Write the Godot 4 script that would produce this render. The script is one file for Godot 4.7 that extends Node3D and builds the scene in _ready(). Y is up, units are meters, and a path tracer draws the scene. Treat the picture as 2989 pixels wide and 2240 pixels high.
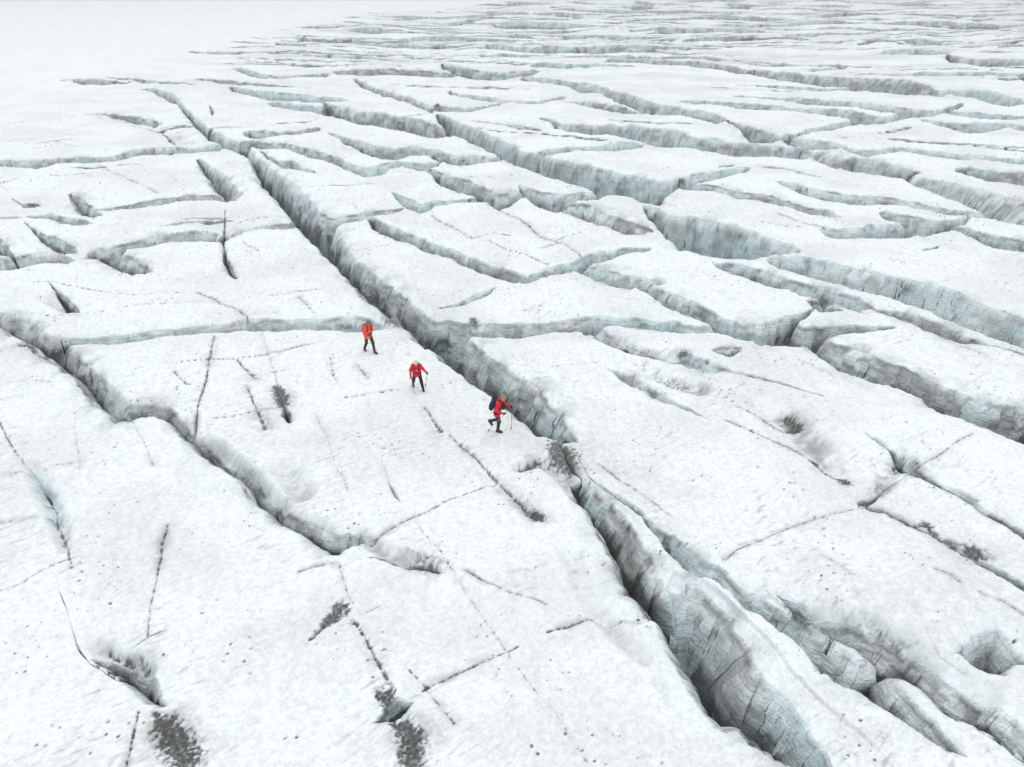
extends Node3D
# A glacier cut by crevasses under thick cloud, three hikers walking across it.
# Metres, y up. The camera hangs 16.5 m above the ice and looks towards -z.

const EYE := 16.5
const PITCH := 29.0
const FAR_DEPTH := 3.0

var snow_mat: StandardMaterial3D
var wall_mat: StandardMaterial3D
var floor_mat: StandardMaterial3D

# ---- crevasses and cracks: segments of their centre lines, in the plane of the ice
var seg_ax := PackedFloat32Array()
var seg_az := PackedFloat32Array()
var seg_bx := PackedFloat32Array()
var seg_bz := PackedFloat32Array()
var seg_ha := PackedFloat32Array()
var seg_hb := PackedFloat32Array()
var seg_open := PackedByteArray()      # 1: an open crevasse, 0: a closed seam with grit in it
var seg_id := PackedInt32Array()
# both lips of an open crevasse, far and near, at either end of a segment
var lip_fa := PackedVector2Array()
var lip_fb := PackedVector2Array()
var lip_na := PackedVector2Array()
var lip_nb := PackedVector2Array()
var line_depth := PackedFloat32Array()
var line_dirt := PackedFloat32Array()
var line_lift := PackedFloat32Array()
var line_lean := PackedFloat32Array()     # how far the walls lean in, per metre down
var reach := 3.2

# ---- noise
var n_hill := FastNoiseLite.new()
var n_wave := FastNoiseLite.new()
var n_grain := FastNoiseLite.new()
var n_edge := FastNoiseLite.new()
var n_spot := FastNoiseLite.new()
var n_wash := FastNoiseLite.new()
var n_wall := FastNoiseLite.new()
var n_layer := FastNoiseLite.new()
var n_fleck := FastNoiseLite.new()
var n_pit := FastNoiseLite.new()
var n_chip := FastNoiseLite.new()

# ---- the grid of the ice surface
var nx := 0
var nz := 0
var gu := PackedFloat32Array()         # sideways, as a share of the half width of a row
var gz := PackedFloat32Array()
var gw := PackedFloat32Array()         # half width of a row
var g_sd := PackedFloat32Array()
var g_hw := PackedFloat32Array()
var g_id := PackedInt32Array()
var g_pos := PackedVector3Array()
var g_nrm := PackedVector3Array()
var g_col := PackedColorArray()

func _ready() -> void:
	var cam := Camera3D.new()
	cam.name = "camera"
	cam.fov = 53.94
	cam.near = 0.1
	cam.far = 6000.0
	cam.position = Vector3(0, EYE, 0)
	cam.rotation_degrees = Vector3(-PITCH, 0, 0)
	add_child(cam)
	cam.current = true

	var env := Environment.new()
	env.background_mode = Environment.BG_SKY
	var sky_mat := ProceduralSkyMaterial.new()
	sky_mat.sky_top_color = Color(0.955, 0.985, 0.995)
	sky_mat.sky_horizon_color = Color(0.94, 0.945, 0.95)
	sky_mat.sky_curve = 0.12
	sky_mat.ground_horizon_color = Color(0.93, 0.94, 0.945)
	sky_mat.ground_bottom_color = Color(0.86, 0.87, 0.875)
	sky_mat.sun_angle_max = 1.0
	var sky := Sky.new()
	sky.sky_material = sky_mat
	env.sky = sky
	env.background_energy_multiplier = 1.0
	env.tonemap_mode = Environment.TONE_MAPPER_LINEAR
	env.tonemap_exposure = 1.5
	env.sdfgi_enabled = true
	env.ssao_enabled = true
	env.ssil_enabled = true
	env.fog_enabled = true
	env.fog_light_color = Color(0.96, 0.965, 0.97)
	env.fog_density = 0.0012
	var we := WorldEnvironment.new()
	we.name = "environment"
	we.environment = env
	add_child(we)

	var sun := DirectionalLight3D.new()
	sun.name = "sun"
	sun.light_energy = 0.22
	sun.light_color = Color(1.0, 0.99, 0.975)
	sun.light_angular_distance = 40.0
	sun.shadow_enabled = true
	sun.rotation_degrees = Vector3(-62, 150, 0)
	add_child(sun)

	make_noise()
	make_materials()
	trace_cracks()
	far_cracks()
	build_glacier()
	hikers()
	scatter_grit()


# ------------------------------------------------------------------ noise and materials
func set_noise(n: FastNoiseLite, s: int, f: float, oct := 3, kind := FastNoiseLite.TYPE_SIMPLEX_SMOOTH) -> void:
	n.seed = s
	n.noise_type = kind
	n.frequency = f
	n.fractal_type = FastNoiseLite.FRACTAL_FBM if oct > 1 else FastNoiseLite.FRACTAL_NONE
	n.fractal_octaves = oct

func make_noise() -> void:
	set_noise(n_hill, 11, 0.022, 3)
	set_noise(n_wave, 12, 0.16, 3)
	set_noise(n_grain, 13, 1.1, 4)
	set_noise(n_edge, 14, 0.55, 4)
	set_noise(n_spot, 15, 3.2, 3)
	set_noise(n_wash, 16, 0.10, 4)
	set_noise(n_wall, 17, 0.55, 4)
	set_noise(n_layer, 18, 1.0, 3)
	set_noise(n_fleck, 19, 2.4, 3)
	set_noise(n_pit, 20, 1.3, 1, FastNoiseLite.TYPE_CELLULAR)
	n_pit.cellular_return_type = FastNoiseLite.RETURN_DISTANCE
	n_pit.cellular_jitter = 1.0
	set_noise(n_chip, 21, 0.5, 1, FastNoiseLite.TYPE_CELLULAR)
	n_chip.cellular_return_type = FastNoiseLite.RETURN_DISTANCE2_SUB
	n_chip.cellular_jitter = 1.0

func grain_texture(s: int, f: float, low: Color, high: Color, oct := 5) -> NoiseTexture2D:
	var n := FastNoiseLite.new()
	set_noise(n, s, f, oct)
	n.fractal_gain = 0.6
	var t := NoiseTexture2D.new()
	t.width = 1024
	t.height = 1024
	t.seamless = true
	t.noise = n
	var g := Gradient.new()
	g.set_color(0, low)
	g.set_color(1, high)
	t.color_ramp = g
	return t

func even_grain(s: int, size: int, coarse: int, octaves: int, low: Color, high: Color) -> ImageTexture:
	# noise on a lattice that closes on itself, so that no seam shows where the tile repeats
	var sum := PackedFloat32Array()
	sum.resize(size * size)
	var rng := RandomNumberGenerator.new()
	rng.seed = s
	var amp := 1.0
	var total := 0.0
	var cells := coarse
	for o in octaves:
		var lat := PackedFloat32Array()
		lat.resize(cells * cells)
		for i in cells * cells:
			lat[i] = rng.randf()
		var at := PackedInt32Array()
		var nxt := PackedInt32Array()
		var mix := PackedFloat32Array()
		for x in size:
			var f := x * cells / float(size)
			var i := int(f)
			at.append(i % cells)
			nxt.append((i + 1) % cells)
			mix.append(smoothstep(0.0, 1.0, f - i))
		for y in size:
			var r0 := at[y] * cells
			var r1 := nxt[y] * cells
			var my := mix[y]
			for x in size:
				var p := lerpf(lat[r0 + at[x]], lat[r0 + nxt[x]], mix[x])
				var q := lerpf(lat[r1 + at[x]], lat[r1 + nxt[x]], mix[x])
				sum[y * size + x] += amp * lerpf(p, q, my)
		total += amp
		amp *= 0.72
		cells *= 2
	var im := Image.create(size, size, false, Image.FORMAT_RGB8)
	for y in size:
		for x in size:
			im.set_pixel(x, y, low.lerp(high, smoothstep(0.28, 0.72, sum[y * size + x] / total)))
	return ImageTexture.create_from_image(im)

func layer_texture(s: int) -> ImageTexture:
	# thin, uneven, nearly level bands: years of snow with dust between them
	var im := Image.create(512, 512, false, Image.FORMAT_RGB8)
	var a := FastNoiseLite.new()
	set_noise(a, s, 1.0, 4)
	var b := FastNoiseLite.new()
	set_noise(b, s + 1, 1.0, 3)
	for y in 512:
		for x in 512:
			var c := cos(TAU * x / 512.0) * 0.9
			var d := sin(TAU * x / 512.0) * 0.9
			var e := cos(TAU * y / 512.0) * 6.0
			var f := sin(TAU * y / 512.0) * 6.0
			var band: float = a.get_noise_3d(e + c * 0.22, f + d * 0.22, (c + d) * 0.15)
			var fine: float = b.get_noise_3d(e * 3.0 + c * 0.5, f * 3.0 + d * 0.5, c * 2.0)
			var v := 1.0 - 0.14 * smoothstep(0.05, 0.45, band) - 0.15 * smoothstep(-0.1, 0.5, fine)
			im.set_pixel(x, y, Color(v, v * 1.002, v * 1.004))
	return ImageTexture.create_from_image(im)

func make_materials() -> void:
	snow_mat = StandardMaterial3D.new()
	snow_mat.resource_name = "granular_ice"
	snow_mat.vertex_color_use_as_albedo = true
	snow_mat.albedo_texture = even_grain(5, 512, 24, 5, Color(0.93, 0.93, 0.932), Color(1, 1, 1))
	snow_mat.uv1_triplanar = true
	snow_mat.uv1_world_triplanar = true
	snow_mat.uv1_scale = Vector3.ONE * 0.31
	snow_mat.heightmap_enabled = true
	snow_mat.heightmap_texture = even_grain(6, 512, 32, 4, Color.BLACK, Color.WHITE)
	snow_mat.heightmap_scale = 2.4
	snow_mat.roughness = 0.8
	snow_mat.metallic_specular = 0.35
	wall_mat = StandardMaterial3D.new()
	wall_mat.resource_name = "layered_ice"
	wall_mat.vertex_color_use_as_albedo = true
	wall_mat.albedo_texture = layer_texture(31)
	wall_mat.uv1_triplanar = true
	wall_mat.uv1_world_triplanar = true
	wall_mat.uv1_scale = Vector3(0.27, 0.40, 0.27)
	wall_mat.heightmap_enabled = true
	wall_mat.heightmap_texture = snow_mat.heightmap_texture
	wall_mat.heightmap_scale = 5.0
	wall_mat.roughness = 0.5
	wall_mat.metallic_specular = 0.4
	floor_mat = StandardMaterial3D.new()
	floor_mat.resource_name = "gritty_ice"
	floor_mat.vertex_color_use_as_albedo = true
	floor_mat.albedo_texture = grain_texture(7, 0.05, Color(0.6, 0.6, 0.6), Color(1, 1, 1))
	floor_mat.uv1_triplanar = true
	floor_mat.uv1_world_triplanar = true
	floor_mat.uv1_scale = Vector3.ONE * 0.6
	floor_mat.roughness = 0.7


# ------------------------------------------------------------------ where the ice is cracked
# "c": an open crevasse, list of x, z of its far lip and x, z of its near lip at each station
# "v": an open slot, "t": a closed seam with grit in it, "b": a broad dip (or a rise, if the depth is negative);
# list of x, z, half width along its middle
func crack(kind: String, depth: float, dirt: float, list: Array, lean := 0.22) -> void:
	var id := line_depth.size()
	line_lean.append(lean)
	line_depth.append(depth)
	line_dirt.append(minf(dirt * 1.25, 1.0))
	var open := 0 if kind == "t" else 2 if kind == "b" else 1
	line_lift.append(0.0 if open != 1 else (hash(id * 7919 + 13) % 1000 / 1000.0 - 0.35) * 0.3)
	var mid := PackedVector2Array()
	var half := PackedFloat32Array()
	var far := PackedVector2Array()
	var near := PackedVector2Array()
	var stride := 4 if kind == "c" else 3
	for i in range(0, list.size(), stride):
		if kind == "c":
			far.append(Vector2(list[i], list[i + 1]))
			near.append(Vector2(list[i + 2], list[i + 3]))
			mid.append((far[far.size() - 1] + near[near.size() - 1]) * 0.5)
		else:
			mid.append(Vector2(list[i], list[i + 1]))
			half.append(list[i + 2])
	var n := mid.size()
	if kind == "v":
		for i in n:
			var along := (mid[mini(i + 1, n - 1)] - mid[maxi(i - 1, 0)]).normalized()
			far.append(mid[i] + Vector2(along.y, -along.x) * half[i])
			near.append(mid[i] - Vector2(along.y, -along.x) * half[i])
	if open == 1:
		# the tips run out to nothing
		for e in 2:
			var i := 0 if e == 0 else mid.size() - 1
			var k := 1 if e == 0 else mid.size() - 2
			var wide := (far[i] - near[i]).length()
			var tip := mid[i] + (mid[i] - mid[k]).normalized() * minf(0.5 * wide + 0.1, 1.5)
			far.insert(0 if e == 0 else far.size(), tip)
			near.insert(0 if e == 0 else near.size(), tip)
			mid.insert(0 if e == 0 else mid.size(), tip)
		n = mid.size()
		half.clear()
		for i in n:
			var along := (mid[mini(i + 1, n - 1)] - mid[maxi(i - 1, 0)]).normalized()
			half.append(maxf(absf((far[i] - near[i]).cross(along)) * 0.5, 0.01))
	for i in n - 1:
		seg_ax.append(mid[i].x)
		seg_az.append(mid[i].y)
		seg_bx.append(mid[i + 1].x)
		seg_bz.append(mid[i + 1].y)
		seg_ha.append(half[i])
		seg_hb.append(half[i + 1])
		seg_open.append(open)
		seg_id.append(id)
		lip_fa.append(far[i] if open == 1 else mid[i])
		lip_fb.append(far[i + 1] if open == 1 else mid[i])
		lip_na.append(near[i] if open == 1 else mid[i])
		lip_nb.append(near[i + 1] if open == 1 else mid[i])

func trace_cracks() -> void:
	crack("c", 3.2, .6, [-57.89, -124.64, -57.31, -123.29, -55.7, -125.16, -53.31, -119.39, -51.97, -120.67, -48.37, -111.69, -49.22, -117.22, -45.6, -107.91, -43.95, -106.36, -41.66, -100.33, -40.39, -100.1, -37.65, -92.67, -36.43, -93.37, -33.78, -85.93, -31.36, -86.37, -29.18, -79.73, -28.39, -83.41, -25.98, -75.56, -25.43, -76.25, -22.66, -66.95, -21.74, -70.12, -19.08, -60.39, -19.51, -66.95, -16.61, -55.66, -17.52, -63.27, -14.68, -51.53, -15.17, -58.59, -12.85, -48.21, -13.46, -55.66, -11.36, -45.52, -10.28, -47.1, -9.2, -41.21, -8.91, -44.92, -7.98, -39.3], 0.32)
	crack("c", 1.15, 1.2, [-15, -58.37, -12.67, -47.9, -13.46, -55.66, -11.36, -45.52, -10.28, -47.1, -9.2, -41.21, -8.91, -44.92, -7.98, -39.3, -7.4, -42.53, -6.66, -37.37, -6.01, -40.33, -5.44, -35.58], .32)
	crack("c", 3.2, .7, [-6.01, -40.33, -5.44, -35.58, -4.71, -37.99, -4.29, -33.75, -3.4, -36.36, -3.07, -31.9, -2.11, -35.11, -1.88, -30.21, -0.87, -32.72, -0.79, -28.65, 0.25, -31.19, 0.22, -26.95, 1.29, -29.7, 1.15, -25.58, 2.07, -27.46, 1.93, -24.9, 2.43, -25.99, 2.36, -25.01], .32)
	crack("c", 1.2, 1, [1.73, -25.24, 1.72, -25.01, 1.99, -24.9, 1.94, -23.99, 2.25, -24.2, 2.19, -23.37, 2.44, -23.57, 2.4, -22.97, 2.62, -22.83, 2.59, -22.54], 0.6)
	crack("c", 3.0, .95, [2.55, -22.68, 2.43, -21.21, 2.78, -22.68, 2.58, -20.43, 3.08, -22.3, 2.83, -19.7, 3.34, -21.56, 3.01, -18.56, 3.69, -20.77, 3.33, -17.85, 3.86, -20.04, 3.44, -16.85, 4.18, -19.4, 3.71, -16.16, 4.44, -18.43, 3.99, -15.62, 4.51, -17.11, 4.22, -15.39], 0.4)
	crack("c", 4.4, .45, [4.47, -16.35, 4.21, -14.83, 4.83, -16.79, 4.27, -13.78, 5.3, -17.08, 4.52, -13.2, 5.71, -16.98, 4.77, -12.68, 6.03, -16.76, 5, -12.33, 6.29, -15.92, 5.33, -12.12, 6.45, -15.16, 5.64, -12.11, 6.6, -14.61, 5.83, -11.85, 6.81, -13.88, 6.11, -11.52, 7.12, -13.15, 6.48, -11.16, 7.32, -12.33, 6.83, -10.89, 7.57, -11.64, 7.19, -10.59], 0.42)
	crack("c", 2.0, .45, [4.52, -20.58, 4.46, -20.2, 4.9, -20, 4.71, -18.87, 5.53, -19.21, 5.28, -17.89, 5.97, -18.63, 5.67, -17.23, 6.28, -18.25, 6.02, -17.13, 6.73, -17.68, 6.46, -16.6, 7.25, -16.95, 6.98, -15.98, 7.79, -16.41, 7.46, -15.33, 8.28, -15.8, 7.9, -14.67, 8.56, -15.33, 8.11, -14.04, 9.1, -15, 8.51, -13.44, 9.7, -14.35, 9.14, -13.01, 10.22, -13.63, 9.67, -12.41, 10.53, -12.91, 10.05, -11.89, 10.64, -12.02, 10.39, -11.52, 10.77, -11.6, 10.66, -11.4], 0.42)
	crack("c", 1.6, .7, [8.05, -16.65, 7.99, -16.47, 8.28, -16.52, 8.18, -16.21, 8.83, -16.1, 8.65, -15.58, 9.45, -15.95, 9.16, -15.16, 10.24, -15.67, 9.75, -14.48, 10.83, -15, 10.24, -13.68, 11.36, -14.29, 10.78, -13.1, 11.81, -13.53, 11.27, -12.5, 12.2, -12.78, 11.76, -11.98, 12.66, -12.02, 12.22, -11.28], 0.7)
	crack("c", 2.2, .3, [12.46, -14.78, 12.29, -14.45, 12.95, -15.31, 12.35, -14.16, 13.52, -15.46, 12.68, -13.93, 13.92, -15.22, 13.14, -13.86, 13.94, -14.67, 13.6, -14.09], 0.3)
	crack("c", 2.2, .85, [15.33, -34.68, 14.7, -32.89, 15.98, -34.1, 15.08, -31.66, 16.61, -33.32, 15.57, -30.66, 17.38, -32.06, 16.47, -29.91, 18, -30.96, 17.27, -29.34, 18.58, -29.91, 17.85, -28.38, 19.28, -29.2, 18.21, -27.08, 20.08, -28.76, 18.77, -26.28, 20.67, -27.98, 19.36, -25.64, 21.19, -27.72, 19.63, -25.01, 22.09, -27.46, 20.45, -24.74], 0.32)
	crack("c", 3.2, .4, [17.45, -46.8, 16.91, -45.06, 19.11, -46.95, 17.96, -43.57, 20.75, -45.92, 19.32, -42.15, 22.15, -44.51, 20.57, -40.68, 23.48, -43.17, 21.79, -39.41, 24.74, -41.9, 22.9, -38.1, 25.95, -40.68, 23.69, -36.36, 26.72, -38.86, 24.53, -34.92, 27.66, -37.37, 25.41, -33.58, 28.61, -36.36, 25.81, -31.9], 0.35)
	crack("c", 2.0, .5, [13.3, -45.86, 13.07, -44.92, 14.74, -45.69, 14.17, -43.57, 15.83, -44.37, 15.06, -41.77, 16.76, -42.78, 16.16, -40.92, 17.85, -41.9, 17.09, -39.71, 18.86, -40.92, 17.99, -38.6, 19.79, -39.87, 19.03, -37.99, 19.86, -38.97, 19.5, -38.1])
	crack("c", 1.8, .9, [20.06, -38.21, 19.83, -37.68, 21.27, -38.25, 20.6, -36.76, 22.18, -37.47, 21.28, -35.58, 22.88, -36.36, 21.83, -34.28, 23.39, -35.02, 22.63, -33.58, 23.9, -33.79, 23.54, -33.14, 24.95, -32.81, 24.53, -32.1])
	crack("c", 1.0, .8, [16.68, -39.3, 16.53, -38.86, 16.94, -39.41, 16.44, -37.99, 17.47, -39.3, 16.81, -37.47, 17.75, -38.42, 17.43, -37.57])
	crack("c", 2.0, .5, [6.54, -43.97, 6.48, -43.43, 8.97, -41.04, 8.58, -38.86, 9.77, -40.5, 9.27, -37.95, 10.79, -39.08, 10.26, -36.72, 11.5, -37.37, 10.98, -35.3, 12.26, -36.46, 11.75, -34.56, 13.3, -36.66, 12.46, -33.75, 14.05, -36.96, 13.07, -33.75, 14.93, -37.12, 14.25, -35.02, 16.39, -37.95, 16.18, -37.37])
	crack("c", 2.0, .5, [13.42, -35.97, 12.71, -33.58, 14.2, -36.12, 13.4, -33.58, 15.37, -35.97, 14.5, -33.4, 16.59, -35.97, 15.96, -34.25, 18.14, -35.77, 17.77, -34.87, 19.67, -35.58, 19.5, -35.2])
	crack("c", 1.0, 1, [3.59, -35.73, 3.58, -35.54, 3.93, -35.87, 3.89, -35.49, 4.76, -36.06, 4.63, -34.83, 5.78, -34.56, 5.67, -33.72, 6.77, -33.37, 6.66, -32.69, 7.7, -32.19, 7.61, -31.71, 8.27, -32.89, 8.01, -31.58, 8.65, -32.89, 8.32, -31.27, 9.29, -32.39, 8.94, -30.81, 9.66, -31.39, 9.48, -30.66, 10.37, -30.78, 10.27, -30.4, 11.62, -30.13, 11.53, -29.84, 12.51, -29.63, 12.4, -29.27, 13.57, -28.67, 13.51, -28.51], 0.7)
	crack("c", 1.0, .4, [10.17, -33.23, 10.03, -32.64, 10.66, -33.37, 10.42, -32.39, 10.99, -33.32, 10.82, -32.64])
	crack("c", 1.8, .6, [4.52, -31.38, 4.5, -31.24, 4.98, -31.24, 4.87, -30.36, 5.68, -31.08, 5.45, -29.48, 6.26, -30.18, 6.02, -28.65, 6.76, -29.03, 6.59, -28.03, 7.34, -28.08, 7.23, -27.54, 7.66, -27.78, 7.57, -27.33, 8.09, -27.02, 8.06, -26.89], 0.6)
	crack("c", 1.3, .9, [14.17, -25.5, 14.14, -25.41, 14.64, -24.41, 14.54, -24.2, 14.87, -23.99, 14.68, -23.57, 15.18, -23.63, 14.74, -22.68, 15.2, -22.68, 15.06, -22.39, 15.58, -21.85, 15.49, -21.67, 16.26, -21.03, 16.07, -20.69, 16.08, -20.91, 15.95, -20.67, 16.58, -20.16, 16.4, -19.84, 16.95, -19.36, 16.74, -19], 0.6)
	crack("c", 1.2, .9, [14.78, -22.76, 14.73, -22.66, 13.66, -22.19, 13.62, -22.07, 12.88, -21.65, 12.69, -21.21, 12.22, -21.4, 11.9, -20.6, 12.46, -21.18, 12.21, -20.57, 12.84, -20.66, 12.75, -20.45, 13.21, -20.3, 13.11, -20.07, 13.85, -19.43, 13.74, -19.2, 14.45, -18.6, 14.3, -18.32, 15.02, -17.83, 14.83, -17.49, 15.56, -17.01, 15.29, -16.57])
	crack("c", 2.0, .35, [-3.56, -37.37, -3.45, -35.97, -2.21, -37.16, -2.12, -35.3, -0.96, -37.12, -0.92, -35.24, 0.7, -37.12, 0.67, -35.11, 2.37, -37.16, 2.29, -35.49, 3.62, -37.2, 3.51, -35.77, 5.3, -37.26, 5.18, -36.2, 7.37, -37.16, 7.19, -36, 9.09, -36.96, 8.81, -35.54, 9.06, -36.92, 8.77, -35.43, 10.23, -36.56, 9.94, -35.3, 11.31, -35.97, 11.07, -35.02, 12.06, -34.83, 11.86, -34.1])
	crack("c", 2.4, .6, [-10.26, -55.26, -9.9, -52.97, -8.89, -53.72, -8.57, -51.46, -7.4, -52.61, -7.12, -50.33, -6.14, -51.18, -5.87, -48.53, -4.57, -49.17, -4.41, -47.14, -3.8, -48.65, -3.68, -46.74, -2.69, -47.25, -2.6, -45.29, -1.65, -46.36, -1.58, -44.02, -0.64, -45.29, -0.62, -43.12, 0.14, -44.29, 0.13, -42.25, 0.72, -44.18, 0.69, -42.15])
	crack("c", 1.8, .3, [0.9, -43.83, 0.89, -42.91, 2.69, -45.35, 2.64, -44.18, 4.38, -46.8, 4.22, -44.84, 5.45, -47.47, 5.3, -45.92, 7.62, -48.53, 7.49, -47.53, 9.24, -48.91, 9.16, -48.4])
	crack("c", 1.3, .8, [4.03, -44.9, 4, -44.51, 5.14, -45.35, 4.99, -43.7, 6.17, -44.92, 5.84, -42.02, 7.31, -43.97, 6.98, -41.6, 8.35, -43.3, 8.16, -42.1, 8.99, -42.65, 8.88, -42], 0.5)
	crack("c", 1.8, .3, [-22.84, -34.56, -22.47, -33.84, -21.45, -34.92, -21.01, -34.02, -20.01, -35.24, -19.48, -34.07, -18.63, -35.77, -18.07, -34.43, -17.12, -36.06, -16.7, -34.94, -15.58, -36.32, -15.15, -35.07, -14.06, -36.68, -13.65, -35.35, -12.49, -37, -12.15, -35.73, -10.91, -37.33, -10.6, -36, -9.39, -37.62, -9.04, -35.87, -8.41, -37.78, -8.05, -35.81, -7.46, -37.16, -7.28, -36, -6.69, -36.46, -6.64, -36.12])
	crack("c", 2.6, 1, [-29.07, -38.86, -27.2, -35.77, -28.29, -38.42, -26.43, -35.3, -26.66, -37.37, -24.99, -34.46, -25.15, -36.16, -23.5, -33.2, -23.64, -35.02, -21.97, -31.9, -22.11, -33.75, -20.36, -30.36, -20.98, -32.72, -19.22, -29.2, -19.75, -31.43, -17.94, -27.72, -18.45, -29.91, -16.76, -26.34, -17.18, -28.38, -16.1, -26.01, -16.23, -28.04, -15.5, -26.37, -15.4, -27.98, -14.81, -26.56, -14.72, -27.78, -14.1, -26.22, -14.05, -27.08, -13.33, -25.24, -13.12, -25.99, -12.6, -24.61, -12.4, -25.24, -11.86, -23.73, -11.52, -24.47, -11.04, -23.05, -10.63, -23.57, -10.17, -22.19, -9.87, -23.02, -9.36, -21.36, -8.94, -22.2, -8.48, -20.6, -8.4, -21.49, -7.97, -19.92, -7.87, -20.92, -7.55, -19.7, -7.19, -20.37, -6.95, -19.39, -6.58, -20, -6.31, -18.81, -6.06, -19.52, -5.83, -18.44, -5.66, -19.32, -5.45, -18.27, -5.42, -19.4, -5.24, -18.46, -5.05, -19.32, -4.92, -18.59, -4.61, -19.16, -4.55, -18.79], 0.5)
	crack("c", .7, 1, [-4.54, -18.1, -4.53, -18.03, -4.24, -18.08, -4.23, -17.98, -3.73, -17.93, -3.7, -17.71, -3.21, -17.65, -3.18, -17.43, -2.67, -17.51, -2.64, -17.23, -2.21, -17.21, -2.19, -17.05])
	crack("v", 1.5, 1, [-13.34, -27.46, 0.04, -13.05, -26.59, 0.09, -12.78, -25.75, 0.12, -12.52, -25.01, 0.06])
	crack("v", .5, 1, [-10.84, -30.36, 0.03, -10.38, -29.2, 0.06, -9.82, -27.85, 0.09])
	crack("v", 1.6, .6, [-9.68, -27.52, 0.09, -9.42, -26.95, 0.21, -9.16, -26.34, 0.1])
	crack("v", .9, .3, [-18.34, -23.47, 0.04, -17.55, -22.68, 0.19, -16.55, -21.56, 0.31, -15.9, -20.86, 0.28, -15.68, -20.37, 0.26, -15.4, -19.92, 0.13], 0.8)
	crack("c", 2.6, .8, [-11.27, -14.35, -11.12, -14.04, -11.04, -14.4, -10.78, -13.86, -10.76, -14.35, -10.42, -13.61, -10.3, -14.16, -9.89, -13.24, -9.85, -13.91, -9.38, -12.81, -9.46, -13.66, -9.03, -12.63, -9.08, -13.2, -8.87, -12.67], 0.45)
	crack("c", 1.6, .7, [-3.38, -12.32, -3.37, -12.21, -3.09, -12.68, -3.02, -12.25, -2.83, -12.87, -2.77, -12.36, -2.65, -12.81, -2.62, -12.59])
	crack("c", 1.5, .5, [-49.78, -73.56, -48.7, -71.77, -46.95, -73.56, -45.86, -71.64, -45.79, -73.88, -44.62, -71.77, -44.1, -75.22, -43.4, -73.88, -41.39, -75.9, -40.57, -74.21, -39.26, -76.6, -38.63, -75.22, -37.88, -78.39, -37.26, -76.95, -35.79, -80.26, -34.9, -78.03, -33.63, -81.81, -32.64, -79.13, -31.64, -82.2, -30.7, -79.5])
	crack("c", 1.2, .8, [-53.79, -99.76, -53.4, -98.98, -52.36, -101.72, -51.44, -99.76, -49.84, -100.56, -48.82, -98.31, -47.13, -99.76, -45.66, -96.36, -44.2, -97.44, -43.06, -94.69])
	crack("v", 1.2, .4, [-40.59, -90.45, 0.12, -38.5, -87.24, 0.27, -37.04, -84.66, 0.34, -35.65, -82.05, 0.12])
	crack("c", 2.4, .6, [-30.66, -75.22, -29.36, -71.64, -29.35, -73.88, -26.67, -66.29, -27.33, -71.03, -24.32, -62.19, -25.54, -68.65, -22.95, -60.76, -24.23, -66.4, -22.64, -61.42], 0.4)
	crack("c", 1.3, .5, [-32.07, -57.73, -31.82, -57.22, -30.31, -59.48, -29.8, -58.33, -28.31, -60.62, -27.82, -59.43, -26.78, -61.56, -26.32, -60.34, -24.74, -62.28, -24.37, -61.23, -23.19, -61.09, -23.03, -60.62])
	crack("c", 1.8, .5, [-27.66, -48.53, -26.66, -46.45, -27.28, -49.5, -26.11, -46.98, -26.52, -50.16, -25.76, -48.47, -25.56, -51.18, -24.82, -49.43, -24.28, -52.07, -23.55, -50.23, -22.9, -52.79, -22.15, -50.77, -21.45, -52.79, -20.63, -50.43, -20.47, -51.53, -19.98, -50.09])
	crack("c", 1.8, .7, [-27.82, -48.02, -27.52, -47.4, -27.95, -49.13, -26.86, -46.86, -26.73, -48.33, -25.27, -45.18, -25.63, -47.71, -24.16, -44.45, -24.41, -46.8, -23.27, -44.18, -23.03, -45.21, -22.62, -44.24], 0.5)
	crack("v", .9, 1, [-22.61, -58.59, 0.08, -21.14, -54.1, 0.06, -19.77, -49.83, 0.13, -18.67, -46.8, 0.16, -17.71, -44.79, 0.24, -16.87, -43.43, 0.1])
	crack("c", 1.4, .3, [-20.16, -52.24, -19.49, -50.23, -19.63, -54.1, -18.92, -51.82, -18.48, -54.87, -17.81, -52.53, -17.26, -55.46, -16.53, -52.72, -16, -55.06, -15.55, -53.27])
	crack("c", 1.6, .6, [-36.49, -61.9, -35.84, -60.62, -36.19, -61.8, -34.55, -58.59, -35.19, -61.32, -32.87, -56.68, -33.41, -59.25, -31.7, -55.74, -32.08, -57.51, -31.31, -55.9], 0.5)
	crack("c", .8, .6, [-40.51, -60.67, -40.19, -60.11, -38.58, -58.81, -38.06, -57.9, -37.58, -58.77, -37.1, -57.9])
	crack("c", 1.2, .6, [-36.48, -56.14, -36.07, -55.42, -35.08, -56.39, -34.35, -55.03, -34.31, -56.27, -33.13, -54.02, -33.07, -55.46, -32.22, -53.79, -31.58, -54.79, -31.01, -53.64])
	crack("c", 1.0, .4, [-39.01, -55.86, -38.6, -55.18, -37.23, -55.82, -36.84, -55.14])
	crack("c", 1.6, .4, [-33.58, -46.65, -32.43, -44.73, -32.15, -46.95, -31.1, -45.12, -31.17, -47.56, -30.24, -45.86, -29.92, -47.71, -29.04, -46.04, -28.77, -46.86, -28.14, -45.63])
	crack("c", 1.2, .5, [-36.01, -54.48, -35.75, -54.02, -33.65, -52.07, -32.97, -50.84, -31.89, -50.84, -30.67, -48.53, -30.77, -50.33, -29.19, -47.29])
	crack("c", 1.6, .7, [-36, -50.84, -34.05, -47.59, -35.67, -50.84, -33.52, -47.23, -33.91, -48.85, -32.72, -46.8])
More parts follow.
